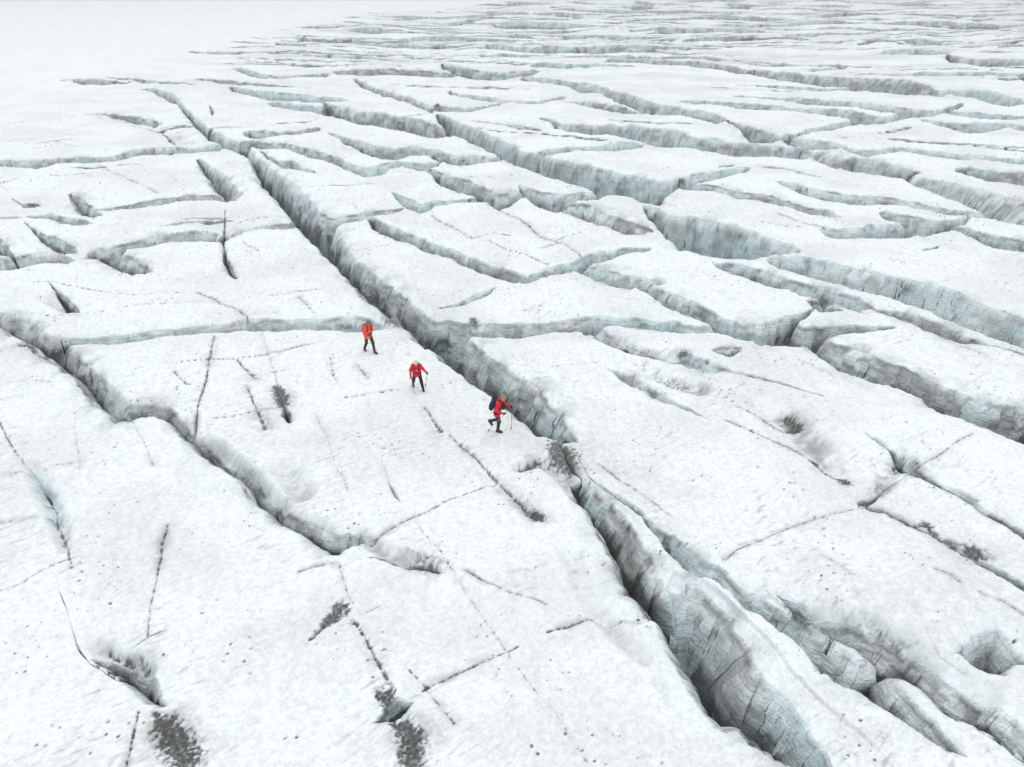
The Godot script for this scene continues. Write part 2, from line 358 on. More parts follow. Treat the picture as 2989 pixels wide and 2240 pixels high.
	crack("c", 2, .6, [-26.27, -135.74, -25.49, -131.46, -21.41, -128.33, -20.17, -120.35, -16.71, -120.67, -15.59, -111.97, -13.1, -113.1, -12.14, -104.12, -10.72, -106.36, -10.28, -101.72])
	crack("c", 1.6, .5, [-10.13, -109.23, -9.53, -102.19, -7.39, -106.36, -7.12, -102.19, -4.53, -107.65, -4.4, -104.36, -1.4, -110.04, -1.38, -107.91])
	crack("c", 1.8, 1, [-26.94, -113.1, -26.47, -111, -23.6, -106.36, -21.91, -98.09, -21.47, -103.87, -19.86, -95.42, -19.52, -100.91, -18.24, -93.67, -16.59, -98.64, -15.59, -92.08, -13.64, -96.79, -12.74, -89.79, -11.02, -95.42, -10.16, -87.24, -8.69, -92.38, -8.1, -85.5, -6.78, -88.59, -6.63, -86.37])
	crack("c", 1.0, .3, [-13.78, -97.87, -13.59, -96.36, -11.66, -99.65, -11.54, -98.53, -10.26, -101.49, -10.16, -100.33])
	crack("c", 3.5, .6, [-9.35, -100.1, -8.9, -94.9, -7.62, -97.87, -6.85, -87.07, -5.47, -93.67, -4.98, -84.49, -3.29, -89.51, -2.95, -79.35, -1.11, -85.5, -0.99, -74.75, 1.03, -79.13, 0.93, -71.03, 2.84, -76.25, 2.56, -68.07, 4.55, -73.88, 4.11, -65.86, 6.54, -72.59, 5.81, -63.52, 8.37, -70.42, 7.41, -61.32, 10.28, -68.65, 9.34, -61.51, 11.79, -67.51, 10.58, -59.66, 12.98, -66.4, 11.67, -58.81, 13.71, -66.68, 12.74, -61.32, 14.82, -67.51, 14.1, -63.78])
	crack("c", 1.4, .2, [3.05, -78.03, 2.97, -75.56, 4.85, -79.28, 4.74, -77.38, 7.9, -81.41, 7.78, -80.03, 11.45, -83.82, 11.08, -80.79, 13.53, -83.17, 13.32, -81.73])
	crack("c", 2.2, .1, [15.34, -67.4, 14.77, -64.54, 16.77, -68.94, 16.11, -65.86, 18.1, -69.82, 17.36, -66.62, 20.03, -70.72, 19.42, -68.3, 22.05, -71.27, 21.81, -70.42])
	crack("c", 1.6, .5, [-20.74, -88.14, -20.55, -87.24, -18.24, -84.24, -17.75, -81.73, -15.74, -81.41, -15.06, -77.52, -13.39, -79.88, -12.57, -74.48, -11.89, -79.5, -11.22, -74.48, -10.66, -79.88, -10.29, -76.81, -8.67, -79.13, -8.37, -76.11, -7.15, -78.03, -6.77, -73.43, -5.16, -76.25, -4.91, -72.14, -3.31, -76.25, -3.18, -72.78, -1.45, -75.42, -1.43, -73.82])
	crack("c", 1.5, .3, [-10.72, -73.56, -10.48, -71.64, -10.09, -73.88, -9.63, -70.06, -9.05, -73.88, -8.56, -69.4, -7.98, -73.69, -7.63, -70, -7.07, -73.43, -6.95, -72.02])
	crack("c", 1.4, .2, [-16.58, -73.43, -16.29, -72.02, -14.76, -71.64, -14.27, -68.94, -13.03, -69.94, -12.61, -67.4, -12.25, -71.4, -11.68, -67.62, -11.53, -72.4, -11.23, -70.3, -10.39, -72.14, -10.24, -70.9])
	crack("c", 1.8, .6, [-7.73, -71.03, -7.49, -68.53, -6.45, -69.52, -6.07, -64.96, -4.92, -67.79, -4.64, -63.37, -3.31, -65.86, -3.13, -61.66, -2.04, -63.67, -1.93, -59.79, -1.1, -62.38, -1.03, -57.86, -0.07, -62.68, -0.07, -59.84, 1.02, -62.28, 1, -61.04])
	crack("c", 1.8, .3, [0.59, -64.39, 0.58, -63.52, 1.37, -63.67, 1.31, -60.53, 2.62, -62.04, 2.5, -58.68, 3.74, -61.42, 3.53, -57.43, 4.9, -61.71, 4.72, -59.12, 6.2, -61.9, 6.02, -59.84, 7.19, -61.61, 7.08, -60.57])
	crack("c", 1.8, .9, [4.34, -58.94, 4.22, -57.05, 5.91, -58.59, 5.63, -55.38, 7.33, -57.09, 6.94, -53.6, 8.63, -55.26, 8.16, -51.75, 9.58, -53.53, 9.3, -51.67], 0.5)
	crack("c", 3.4, .4, [10.69, -58.37, 10.29, -55.86, 11.56, -58.16, 10.55, -52.24, 12.18, -56.88, 10.95, -50.23, 12.75, -55.86, 11.31, -48.53, 13.54, -56.06, 11.94, -48.37, 14.9, -54.87, 13.12, -47.23, 16.33, -53.72, 14.56, -46.92, 17.4, -51.53, 16.1, -46.98, 18.24, -49.99, 17.35, -47.14, 18.72, -49.17, 18.21, -47.59])
	crack("c", 1.4, .2, [-9.81, -62.28, -9.62, -60.85, -8.66, -61.09, -8.29, -58.07, -7.25, -59.7, -6.97, -57.01, -6.16, -59.93, -6.02, -58.42, -4.22, -60.76, -4.13, -59.3, -2.22, -61.09, -2.17, -59.7])
	crack("c", 1.6, .5, [-14.23, -55.98, -13.89, -54.4, -13.53, -56.55, -13.02, -54.1, -13.21, -56.68, -12.76, -54.4, -11.75, -57.09, -11.27, -54.4, -10.66, -57.73, -10.38, -55.98, -8.68, -58.24, -8.58, -57.47])
	crack("c", 2.2, .6, [6.23, -94.28, 6.03, -90.92, 8.98, -93.88, 8.62, -89.7, 11.77, -93.88, 11.2, -88.96, 14.43, -93.07, 13.41, -85.85, 16.29, -90.92, 15, -83.01, 18.37, -89.51, 16.96, -81.97, 19.49, -88.14, 18.22, -81.81, 20.25, -85.93, 19.25, -81.26, 22.03, -85.5, 20.77, -80.1, 23.77, -83.66, 22.42, -78.39, 26.31, -82.6, 24.96, -77.88, 28.66, -82.2, 27.19, -77.52, 30.8, -81.73, 29.23, -77.09])
	crack("c", 1.6, 1, [30.97, -81.03, 29.94, -78.03, 31.56, -80.64, 30.02, -76.25, 32.42, -79.88, 30.55, -74.75, 33.14, -78.39, 30.87, -72.4], 0.7)
	crack("c", 2.0, .9, [33.59, -77.52, 31.55, -72.27, 34.57, -78.03, 31.84, -71.15, 35.54, -76.95, 32.94, -70.66, 36.94, -75.56, 33.88, -68.53, 37.65, -73.43, 35.15, -67.96, 37.85, -72.27, 36.71, -69.82])
	crack("c", 2.0, .7, [36.23, -69.7, 35.22, -67.51, 37, -69.52, 35.15, -65.59, 37.99, -68.07, 35.57, -63.17, 39.34, -66.4, 36.16, -60.3, 40.5, -64.8, 36.35, -57.22, 41.07, -62.77, 36.74, -55.18, 41.59, -60.39, 37.83, -54.1], 0.7)
	crack("c", 1.6, .3, [-9.21, -121.97, -8.8, -116.02, -7.84, -120.67, -7.42, -113.82, -5.89, -119.08, -5.61, -112.81, -2.59, -115.27, -2.49, -110.72, 0.76, -113.82, 0.73, -108.97, 3.64, -113.82, 3.5, -108.97, 6.86, -116.02, 6.61, -111.41])
	crack("c", 1.5, 1, [7.06, -111.69, 6.96, -110.04, 10.04, -111, 9.61, -105.86, 12.88, -109.23, 12.2, -103.03, 15.27, -106.36, 14.67, -101.84, 16.83, -102.91, 16.58, -101.25])
	crack("c", 1.2, .7, [-3.76, -97.65, -3.66, -94.9, -0.67, -95.94, -0.65, -93.47, 1.57, -93.88, 1.52, -90.73, 3.37, -92.38, 3.3, -90.35])
	crack("c", 1.2, .4, [3.81, -99.76, 3.75, -98.09, 5.27, -97.55, 5.08, -93.67, 6.02, -93.88, 5.83, -90.73])
	crack("c", 1.4, .8, [-31.06, -145.58, -29.74, -139.02, -26.69, -144.44, -25.67, -138.6, -23.44, -146.73, -22.34, -139.44, -18.67, -146.73, -17.82, -139.65, -14.4, -146.03, -13.86, -140.28, -10.64, -144.22, -10.41, -140.92])
	crack("c", 1.3, .7, [-13.06, -153.75, -12.63, -148.37, -9.05, -150.28, -8.57, -141.79, -5.2, -146.73, -4.86, -136.54, -2.38, -145.58, -2.24, -136.54, 0.97, -146.73, 0.93, -140.71, 4.09, -147.89, 3.99, -144.22])
	crack("c", 1.6, .5, [2, -139.86, 1.93, -134.55, 5.56, -134.94, 5.29, -127.97, 8.64, -130.16, 8.23, -123.63, 11.1, -126.55, 10.4, -117.99, 13.73, -123.63, 13.15, -117.99])
	crack("c", 1.8, .6, [14.09, -120.35, 13.46, -114.54, 16.87, -116.77, 15.62, -107.39, 18.91, -111, 17.47, -101.84, 20.47, -106.36, 19.4, -100.33, 22.18, -104.48, 21.28, -99.88, 23.41, -103.63, 22.35, -98.53, 24.29, -102.07, 23.25, -97.33, 26.19, -99.2, 25.1, -94.69])
	crack("c", 1.8, 1, [26.86, -97.22, 25.87, -93.27, 27.49, -95.94, 26.12, -90.73, 28.47, -93.37, 25.89, -84.07, 29.92, -91.4, 27.66, -83.82, 31.22, -89.79, 29.81, -85.33, 33.22, -90.45, 32.54, -88.41])
	crack("c", 1.4, .3, [34.36, -91.7, 33.59, -89.42, 36.96, -93.88, 35.83, -90.73, 40.74, -96.47, 39.47, -93.17, 43.68, -98.09, 42.63, -95.52])
	crack("c", 1.6, .5, [24.49, -113.1, 24.05, -110.86, 26.25, -113.1, 25.6, -110.04, 31.03, -110.31, 29.94, -106.11, 35.67, -107.91, 34.37, -103.63, 40.09, -105.48, 38.82, -101.84, 43.83, -104.48, 41.71, -98.98, 45.99, -103.27, 42.57, -94.9, 46.91, -99.76, 44.51, -94.18, 50.04, -101.49, 48.16, -97.33, 51.94, -101.72, 51.08, -99.88])
	crack("c", 1.5, .5, [33.51, -117.22, 32.95, -115.13, 39.18, -115.72, 38.04, -112.11, 43.85, -113.1, 42.37, -108.97, 48.51, -111, 46.43, -105.86, 51.36, -107.65, 49.06, -102.43, 53.73, -105.1, 50.59, -98.42, 56.2, -105.1, 53.74, -100.1, 61.36, -108.7, 59.75, -105.6])
	crack("c", 1.3, .4, [37.18, -131.09, 36.55, -128.69, 44.37, -128.33, 42.91, -123.8, 48.37, -125.68, 46.57, -120.67, 53.02, -123.96, 51.58, -120.35, 56.62, -122.3, 55.1, -118.77, 60.21, -119.87, 58.28, -115.72, 61.65, -115.72, 60.35, -113.1])
	crack("c", 2.0, .9, [44.86, -150.28, 42.53, -142.01, 48.57, -148.37, 45.43, -138.18, 51.99, -146.73, 47.41, -132.99, 53.91, -141.14, 49.51, -128.87, 56.23, -135.94, 52.11, -125.33, 59.82, -134.55, 54.93, -122.79, 63.35, -132.03, 57.75, -119.55, 65.65, -128.33, 60.2, -116.92, 65.19, -120.99, 61.96, -114.54])
	crack("c", 1.8, .3, [67.83, -124.81, 64.14, -117.53, 69.54, -125.33, 64.57, -115.72, 71.68, -124.81, 66.03, -114.25, 73.87, -123.12, 65.09, -107.39, 74.15, -119.87, 66.24, -106.11, 74.86, -116.02, 70.48, -108.7])
	crack("c", 1.3, .8, [19.87, -164.84, 18.78, -155.28, 27.7, -164.84, 25.69, -152.25, 33.1, -160.61, 31.32, -151.5, 36.36, -157.37, 34.45, -148.6, 40.37, -156.58, 38.13, -147.43, 42.27, -150.28, 40.31, -142.88, 43.6, -148.84, 41.95, -142.88])
	crack("c", 1.2, .4, [56.62, -152.74, 55.09, -148.37, 59.72, -153.25, 58.1, -148.84, 62.64, -153.25, 61.5, -150.28])
	crack("c", 1.4, .8, [90.02, -169.28, 87.78, -164.84, 91.05, -165.71, 85.89, -155.8, 92.2, -162, 86.28, -151.01, 96.95, -160.61, 90.09, -148.6, 99.91, -157.9, 94.35, -148.6])
	crack("c", 1.1, .4, [80.13, -176.88, 78.87, -173.95, 88.07, -179.56, 83.85, -170.5, 93.68, -177.21, 90, -169.89])
	crack("c", 1.5, .3, [56.43, -102.91, 55.42, -100.91, 57.6, -103.03, 55.64, -99.2, 59.83, -102.67, 56.98, -97.33, 62.06, -100.91, 59.14, -95.73, 64.61, -99.2, 62.29, -95.31])
	crack("c", 1.6, .3, [50.96, -96.58, 49.9, -94.38, 52.94, -95.42, 50.81, -91.21, 55.11, -94.9, 51.92, -88.87, 56.98, -93.88, 54.47, -89.33, 58.35, -92.38, 57.13, -90.26, 59.74, -90.73, 57.97, -87.78])
	crack("c", 1.5, .2, [30.88, -87.07, 29.97, -84.24, 31.92, -87.07, 30.44, -82.6, 33.25, -85.93, 31.56, -81.1, 35.06, -84.82, 33.59, -80.87, 35.4, -82.2, 34.65, -80.26])
	crack("c", 1.5, .2, [35.71, -81.73, 34.69, -79.13, 37.38, -81.41, 35.83, -77.66, 41.35, -83.01, 39.88, -79.73, 43.71, -81.03, 41.94, -77.38, 45.89, -78.98, 44.58, -76.46, 48.53, -78.03, 47.16, -75.56, 51.5, -76.95, 49.7, -73.95])
	crack("c", 1.5, .7, [43.34, -72.4, 42.03, -69.94, 44.69, -71.64, 42.65, -67.96, 45.86, -70.9, 44.01, -67.68, 47.66, -70.54, 44.86, -65.86])
	crack("c", 1.3, .2, [24.5, -74.21, 23.6, -71.15, 25.8, -73.56, 25.07, -71.21, 26.61, -71.96, 25.87, -69.7, 27.07, -70.3, 26.27, -67.96, 28, -69.7, 27.3, -67.73])
	crack("c", 1.4, .5, [14.74, -65.07, 14.33, -63.02, 16.15, -65.44, 15.47, -62.28, 17.6, -65.33, 17.03, -62.92, 19.07, -64.29, 18.1, -60.53, 20.43, -63.02, 19.53, -59.84, 21.68, -62.43, 20.76, -59.39])
	crack("c", 1.5, .4, [23.2, -65.65, 22.94, -64.8, 24.67, -64.8, 23.79, -62.19, 26.33, -63.52, 25.33, -60.76, 28.16, -62.53, 27.02, -59.61, 30.15, -62.04, 29.03, -59.39, 31.88, -61.32, 30.96, -59.3, 33.23, -59.93, 32.34, -58.07, 34.54, -58.59, 33.67, -56.88, 35.79, -57.73, 35.18, -56.6, 37.3, -57.64, 36.24, -55.74])
	crack("c", 1.4, .4, [21.59, -61.71, 20.98, -59.7, 22.79, -59.93, 22.11, -57.86, 23.98, -58.37, 23.35, -56.6, 24.79, -56.97, 24.36, -55.82])
	crack("c", 1.7, .2, [22.74, -52.68, 22.29, -51.46, 23.26, -52.61, 22.57, -50.77, 24.74, -52.97, 23.76, -50.5, 26.1, -54.1, 24.76, -50.84, 28.06, -54.67, 26.47, -51.05, 29.47, -54.48, 28.07, -51.46])
	crack("c", 1.5, .5, [28.83, -57.51, 28.42, -56.55, 30.01, -56.68, 29.06, -54.6, 31.02, -56.06, 29, -51.82, 31.9, -55.46, 30.63, -52.9, 33.38, -55.86, 32.15, -53.45, 35.1, -56.88, 34.49, -55.74])
	crack("c", 1.5, .5, [32.36, -54.1, 31.9, -53.19, 33.46, -52.97, 32.84, -51.82, 34.51, -52.24, 32.93, -49.43, 35.88, -50.84, 34.5, -48.53])
	crack("c", 1.4, .5, [-52.86, -152.74, -52.3, -151.01, -48.17, -147.89, -46.43, -142.22, -43.71, -142.22, -41.89, -135.94, -40.38, -139.02, -39.16, -134.55, -37.45, -139.02, -36.67, -135.94, -32.57, -141.14, -31.89, -137.98])
	crack("c", 1.5, .3, [-43.78, -125.68, -42.15, -120.67, -40.57, -123.12, -38.86, -117.53, -35.87, -119.08, -34.2, -113.1, -32.41, -119.08, -30.9, -113.1, -27.39, -117.22, -26.34, -112.39, -24.63, -116.02, -23.78, -111.69])
	crack("c", 1.5, .3, [-33.8, -111.69, -33.23, -109.64, -31.63, -111.69, -30.23, -106.36, -28.04, -110.31, -26.39, -103.27, -24.89, -107.65, -23.33, -100.33, -22.24, -103.87, -20.99, -97.55])
	crack("c", 1.3, .6, [-30.1, -90.17, -28.95, -86.37, -28.49, -89.51, -27.28, -85.33, -26.46, -88.59, -25.86, -86.37, -24.59, -88.14, -24.25, -86.8, -22.48, -90.45, -22.17, -89.05])
	crack("c", 1.4, .6, [-29.45, -84.66, -28.68, -82.2, -26.61, -83.01, -25.6, -79.5, -23.81, -81.81, -23.01, -78.76, -20.63, -78.76, -19.88, -75.56, -18.35, -76.95, -17.63, -73.56, -16.4, -74.21, -15.78, -71.03])
	crack("c", 1.4, .4, [-25.27, -78.39, -24.46, -75.56, -22.57, -74.21, -21.87, -71.64, -21.24, -74.88, -19.96, -69.82, -19.04, -71.33, -18.4, -68.65, -17.83, -69.23, -17.64, -68.36])
	crack("v", 1.0, .2, [-40.97, -107.65, 0.16, -38.92, -102.67, 0.28, -37.91, -99.76, 0.13])
	crack("t", 0, .35, [-3.28, -20.04, 0.014, -2.45, -18.35, 0.013, -1.83, -17.18, 0.017, -1.21, -16.1, 0.012, -0.32, -14.67, 0.009, 0.58, -13.15, 0.01, 1.07, -12.55, 0.015, 1.38, -11.89, 0.01, 1.77, -11.2, 0.008])
	crack("t", 0, .3, [-13.13, -35.77, 0.019, -12.18, -33.58, 0.021, -10.88, -30.51, 0.023])
	crack("t", 0, .4, [-5.42, -17.86, 0.013, -4.89, -16.6, 0.012, -4.38, -15.8, 0.015])
	crack("t", 0, .3, [-8.31, -27.08, 0.014, -7.43, -25.41, 0.014, -6.84, -23.78, 0.014, -6.25, -22.3, 0.011])
	crack("t", 0, .3, [-4.99, -23.68, 0.022, -4.46, -22.2, 0.021])
	crack("t", 0, .4, [-8.81, -32.56, 0.025, -8.27, -30.66, 0.03, -7.55, -29.2, 0.015])
	crack("t", 0, .4, [-6.26, -22.58, 0.016, -5.84, -21.61, 0.023])
	crack("t", 0, .9, [-14.96, -34.28, 0.03, -14.35, -32.06, 0.029, -13.96, -30.36, 0.028, -13.66, -28.92, 0.03, -13.38, -27.59, 0.032])
	crack("t", 0, .75, [-15.58, -31.04, 0.008, -14.18, -31.58, 0.011, -12.99, -32.23, 0.011, -11.79, -32.72, 0.012, -11.15, -33.14, 0.017, -9.55, -34.19, 0.011])
	crack("t", 0, 1, [-13.16, -32.06, 0.029, -12.3, -30.96, 0.052, -11.69, -30.13, 0.046])
	crack("t", 0, 1, [-11.76, -29.2, 0.022, -11.08, -27.85, 0.036, -10.48, -26.71, 0.051, -9.93, -25.69, 0.061])
	crack("t", 0, .7, [-12.37, -26.59, 0.007, -11.36, -26.83, 0.007, -10.46, -27.08, 0.008, -9.86, -27.52, 0.014])
	crack("t", 0, .5, [-15.9, -28.38, 0.006, -14.61, -27.85, 0.009, -13.39, -27.08, 0.01])
	crack("t", 0, .8, [-15.52, -30.51, 0.015, -14.61, -29.63, 0.029])
	crack("t", 0, .7, [-21.18, -26.46, 0.015, -19.91, -24.96, 0.019, -19.23, -24.2, 0.017, -18.43, -23.47, 0.018])
	crack("t", 0, .9, [-15.21, -19.8, 0.021, -14.66, -19.09, 0.024, -14.24, -18.57, 0.02, -13.7, -17.72, 0.018])
	crack("t", 0, .6, [-15.54, -16.76, 0.005, -14.87, -17.05, 0.01, -14.56, -17.51, 0.014, -14.34, -17.82, 0.012, -13.97, -18.14, 0.011])
	crack("c", 1.1, .9, [-14.26, -17.75, -14.24, -17.71, -13.62, -16.82, -13.55, -16.69, -13.01, -16.1, -12.93, -15.93, -12.49, -15.39, -12.38, -15.16, -12, -14.72, -11.88, -14.48, -11.41, -14.16, -11.37, -14.09, -11.06, -14.01, -11.01, -13.91, -10.77, -13.82, -10.71, -13.71, -10.44, -13.66, -10.39, -13.53])
	crack("t", 0, .9, [-11.6, -19.96, 0.013, -11.46, -19.09, 0.029, -11.16, -18.35, 0.021, -10.8, -17.11, 0.014, -10.56, -16.1, 0.007, -10.19, -15, 0.008])
	crack("t", 0, .9, [-10.53, -14.69, 0.009, -10.24, -14.91, 0.013, -9.84, -15.22, 0.012])
	crack("t", 0, .8, [-9.36, -12.53, 0.011, -9.16, -11.77, 0.016, -9.01, -11.08, 0.016])
	crack("t", 0, .9, [-6.61, -17.57, 0.007, -6.13, -17.79, 0.011, -5.51, -17.86, 0.011])
	crack("t", 0, 1, [-4.56, -15.57, 0.029, -4.09, -14.89, 0.022, -3.66, -14.09, 0.029, -3.28, -13.48, 0.028, -3.01, -13.01, 0.031])
	crack("t", 0, .5, [-4.37, -15.74, 0.007, -3.8, -16.1, 0.007])
	crack("t", 0, .95, [-2.34, -13.05, 0.014, -2, -13.29, 0.027, -1.69, -13.48, 0.011, -1.42, -13.66, 0.016, -1.02, -13.86, 0.022, -0.65, -14.09, 0.013, -0.28, -14.29, 0.008, 0.17, -14.56, 0.01])
	crack("t", 0, 1, [0.95, -14.97, 0.009, 1.47, -15.22, 0.015, 1.93, -15.51, 0.015, 2.32, -15.71, 0.014])
	crack("t", 0, .4, [2.43, -15.62, 0.005, 3.05, -15.59, 0.008, 3.88, -15.5, 0.006])
	crack("t", 0, 1, [-0.48, -22.32, 0.013, -1.2, -21.83, 0.012, -2.17, -21.29, 0.013, -2.72, -20.7, 0.015, -3.06, -20.41, 0.016, -3.73, -19.8, 0.022, -4.26, -19.17, 0.019, -4.45, -18.94, 0.023])
	crack("t", 0, 1, [-3.77, -27.59, 0.027, -3.31, -26.59, 0.041, -2.85, -25.64, 0.062])
	crack("t", 0, 1, [-2.49, -25.41, 0.026, -2.05, -24.74, 0.033, -1.59, -24.09, 0.037, -1.14, -23.37, 0.032, -0.66, -22.58, 0.032, -0.2, -21.83, 0.033, 0.24, -21.12, 0.046, 0.66, -20.49, 0.062, 1.08, -20.1, 0.032])
	crack("t", 0, .8, [-1.39, -17.05, 0.01, -1.15, -16.88, 0.018, -0.72, -16.6, 0.007, -0.07, -16.22, 0.01, 0.38, -16.01, 0.003, 0.96, -15.8, 0.003])
	crack("t", 0, .8, [-7.53, -28.35, 0.007, -6.36, -28.65, 0.011, -5.57, -28.81, 0.01, -4.91, -28.99, 0.005])
	crack("t", 0, .6, [-7.31, -31.66, 0.026, -6.98, -31.04, 0.045, -6.57, -30.28, 0.025])
	crack("v", .8, .5, [-4.45, -22.11, 0.03, -4.24, -21.65, 0.07, -4.06, -21.29, 0.07, -3.92, -21.05, 0.03])
	crack("t", 0, .75, [9.44, -27.72, 0.01, 9.9, -27.21, 0.026, 10.71, -25.99, 0.025, 11.15, -25.58, 0.011])
	crack("t", 0, 1, [8.85, -26.65, 0.011, 9.2, -26.28, 0.032, 10.03, -25.41, 0.02, 10.87, -24.52, 0.026, 11.25, -23.88, 0.021, 11.76, -22.68, 0.041, 12.11, -22.11, 0.038])
	crack("t", 0, .6, [11.89, -20.58, 0.007, 11.15, -20.45, 0.006, 10.33, -20.24, 0.007, 8.72, -19.48, 0.007, 7.2, -18.57, 0.013, 6.74, -18.14, 0.014])
	crack("t", 0, .7, [15.04, -23.07, 0.011, 16.32, -23.78, 0.01, 17.95, -24.74, 0.006])
	crack("t", 0, .9, [9.32, -12.87, 0.012, 9.56, -12.59, 0.022, 9.92, -12.11, 0.027, 10.27, -11.73, 0.019, 10.72, -11.58, 0.008])
	crack("t", 0, 1, [11.5, -12.19, 0.023, 11.8, -11.85, 0.037, 12.19, -11.24, 0.04])
	crack("t", 0, .7, [13.13, -17.65, 0.007, 13.39, -17.48, 0.017, 13.57, -17.05, 0.011])
	crack("t", 0, .8, [-6.05, -56.06, 0.029, -4.22, -53.34, 0.033, -2.75, -50.77, 0.016, -1.26, -51.71, 0.008, 1.79, -51.46, 0.008])
	crack("t", 0, .8, [-0.91, -57.73, 0.029, 0.29, -56.06, 0.042, 1.29, -53.34, 0.047, 2.01, -51.46, 0.032, 3.55, -49.83, 0.023, 4.49, -46.98, 0.019])
	crack("t", 0, .9, [-1.77, -50.23, 0.033, -0.37, -48.53, 0.031, 0.87, -47.84, 0.026, 1.36, -47.1, 0.03, 2.31, -45.63, 0.025])
	crack("t", 0, .7, [-10.37, -48.15, 0.015, -8.98, -49.17, 0.017, -7.5, -49.96, 0.015])
	crack("t", 0, .5, [-3.91, -66.95, 0.014, -1.59, -67.51, 0.017, 0.2, -67.79, 0.012])
	crack("t", 0, .8, [18.14, -54.1, 0.012, 20.11, -53.16, 0.01, 22.15, -53.53, 0.018, 22.55, -51.89, 0.053])
	crack("t", 0, .8, [20.3, -56.68, 0.021, 21.76, -53.72, 0.039, 22.6, -52.61, 0.04])
	crack("t", 0, .7, [-39.49, -72.91, 0.022, -33.89, -66.95, 0.025, -29.47, -62.53, 0.018])
	crack("t", 0, .7, [-20.43, -55.18, 0.017, -18.89, -56.27, 0.015, -17.55, -56.55, 0.01])
	crack("t", 0, .6, [-43.59, -66.68, 0.033, -43.98, -64.8, 0.033])
	crack("t", 0, .4, [-59.23, -90.45, 0.032, -58.17, -92.67, 0.029, -56.37, -94.08, 0.023])
	crack("t", 0, .6, [-48.68, -79.13, 0.027, -47.34, -81.41, 0.014, -44.93, -79.88, 0.022])
	crack("t", 0, .4, [-51.21, -89.51, 0.034, -49.77, -93.88, 0.044])
	crack("t", 0, .7, [-28.8, -42.4, 0.008, -27.59, -42.4, 0.008, -25.88, -41.77, 0.01, -23.47, -40.92, 0.009, -21.51, -40.57, 0.009, -19.37, -40.8, 0.009])
	crack("t", 0, .6, [-23.38, -37.68, 0.007, -21.06, -38.53, 0.008, -19.09, -38.97, 0.009, -17.46, -39.26, 0.008, -16.46, -39.12, 0.011, -14.93, -40.1, 0.012])
	crack("t", 0, .8, [-18.29, -40.8, 0.025, -16.94, -39.75, 0.027, -16.32, -38.97, 0.039, -15.24, -38.31, 0.027, -14, -36.76, 0.026])
	crack("t", 0, .6, [-12.18, -40.1, 0.025, -11.41, -39.08, 0.033, -10.81, -37.99, 0.019])
	crack("v", 1.0, .6, [-27.55, -42.15, 0.05, -26.23, -40.68, 0.15, -25.18, -39.53, 0.26, -24.26, -38.42, 0.28, -23.69, -37.95, 0.08])
	crack("t", 0, .6, [-14.79, -40.21, 0.006, -12.98, -40.45, 0.009, -10.98, -41.53, 0.013])
	crack("t", 0, .7, [-25.37, -37.47, 0.007, -24.44, -37.62, 0.009, -23.31, -37.37, 0.01])
	crack("t", 0, .4, [-23.15, -29.55, 0.005, -22.54, -29.7, 0.006, -21.71, -29.84, 0.005, -20.54, -29.63, 0.005])
	crack("c", .7, 1, [3.62, -36.06, 3.58, -35.58, 4.35, -36.12, 4.27, -35.2, 5.1, -35.49, 4.96, -34.28, 5.84, -34.46, 5.72, -33.58, 6.62, -33.4, 6.54, -32.89])
	crack("t", 0, .6, [1.65, -31.58, 0.005, 2.83, -31.74, 0.006, 4.18, -31.98, 0.005])
	crack("t", 0, 1.0, [1.74, -24.74, 0.202, 1.99, -23.99, 0.335, 2.25, -23.37, 0.162])
	crack("t", 0, 1.0, [-6.66, -37.99, 0.214, -6.13, -37.16, 0.395, -5.7, -36.36, 0.216])
	crack("t", 0, .8, [-9.89, -42.91, 0.117, -8.39, -40.68, 0.222, -7.25, -39.08, 0.177])
	crack("t", 0, .95, [-8.94, -12.5, 0.026, -8.51, -12.11, 0.174, -8.06, -11.64, 0.224, -7.6, -11.2, 0.19])
	crack("t", 0, .9, [-5.69, -14.72, 0.023, -5.46, -15.22, 0.067, -5.24, -15.62, 0.117, -5.01, -16.04, 0.16, -4.98, -16.1, 0.124])
	crack("t", 0, 1.0, [-4.54, -15.45, 0.045, -4.35, -15.36, 0.036])
	crack("t", 0, .9, [-3.24, -12.96, 0.134, -3.07, -12.68, 0.116])
	crack("t", 0, .95, [-2.94, -12.19, 0.054, -2.61, -12.02, 0.16, -2.38, -11.64, 0.194, -2.33, -11.2, 0.164])
	crack("t", 0, 1.0, [5.59, -12.07, 0.051, 5.76, -11.73, 0.099, 6.16, -11.56, 0.1, 6.27, -11.44, 0.082])
	crack("t", 0, .9, [0.14, -23.15, 0.031, 0.49, -23.27, 0.113, 1.01, -23.88, 0.068])
	crack("t", 0, .95, [3.93, -35.87, 0.076, 4.53, -35.39, 0.23, 5.29, -34.46, 0.211, 6.03, -33.58, 0.14, 6.77, -32.89, 0.103])
	crack("t", 0, .9, [-10.52, -29.34, 0.092, -10.09, -28.51, 0.183, -9.75, -27.72, 0.152])
	crack("t", 0, .9, [8.39, -32.72, 0.195, 8.78, -32.06, 0.267, 9.33, -31.9, 0.078])
	crack("t", 0, .7, [14.82, -23.88, 0.089, 14.84, -23.27, 0.262, 14.84, -22.78, 0.172])
	crack("t", 0, .9, [-2.66, -17.45, 0.066, -2.35, -17.25, 0.065])
	crack("t", 0, .6, [-2.14, -37.47, 0.159, -1.9, -36.76, 0.157])
	crack("t", 0, .9, [13.08, -19.88, 0.005, 13.92, -19.8, 0.105, 13.94, -19.09, 0.022, 14.51, -18.72, 0.017, 14.72, -18.35, 0.19, 14.99, -18.14, 0.03])
	crack("t", 0, .8, [11.44, -23.57, 0.109, 11.57, -23.27, 0.08, 11.8, -22.78, 0.103, 12.09, -22.2, 0.125])
	crack("t", 0, .7, [11.57, -26.71, 0.175, 11.8, -26.22, 0.133, 10.95, -25.75, 0.061])
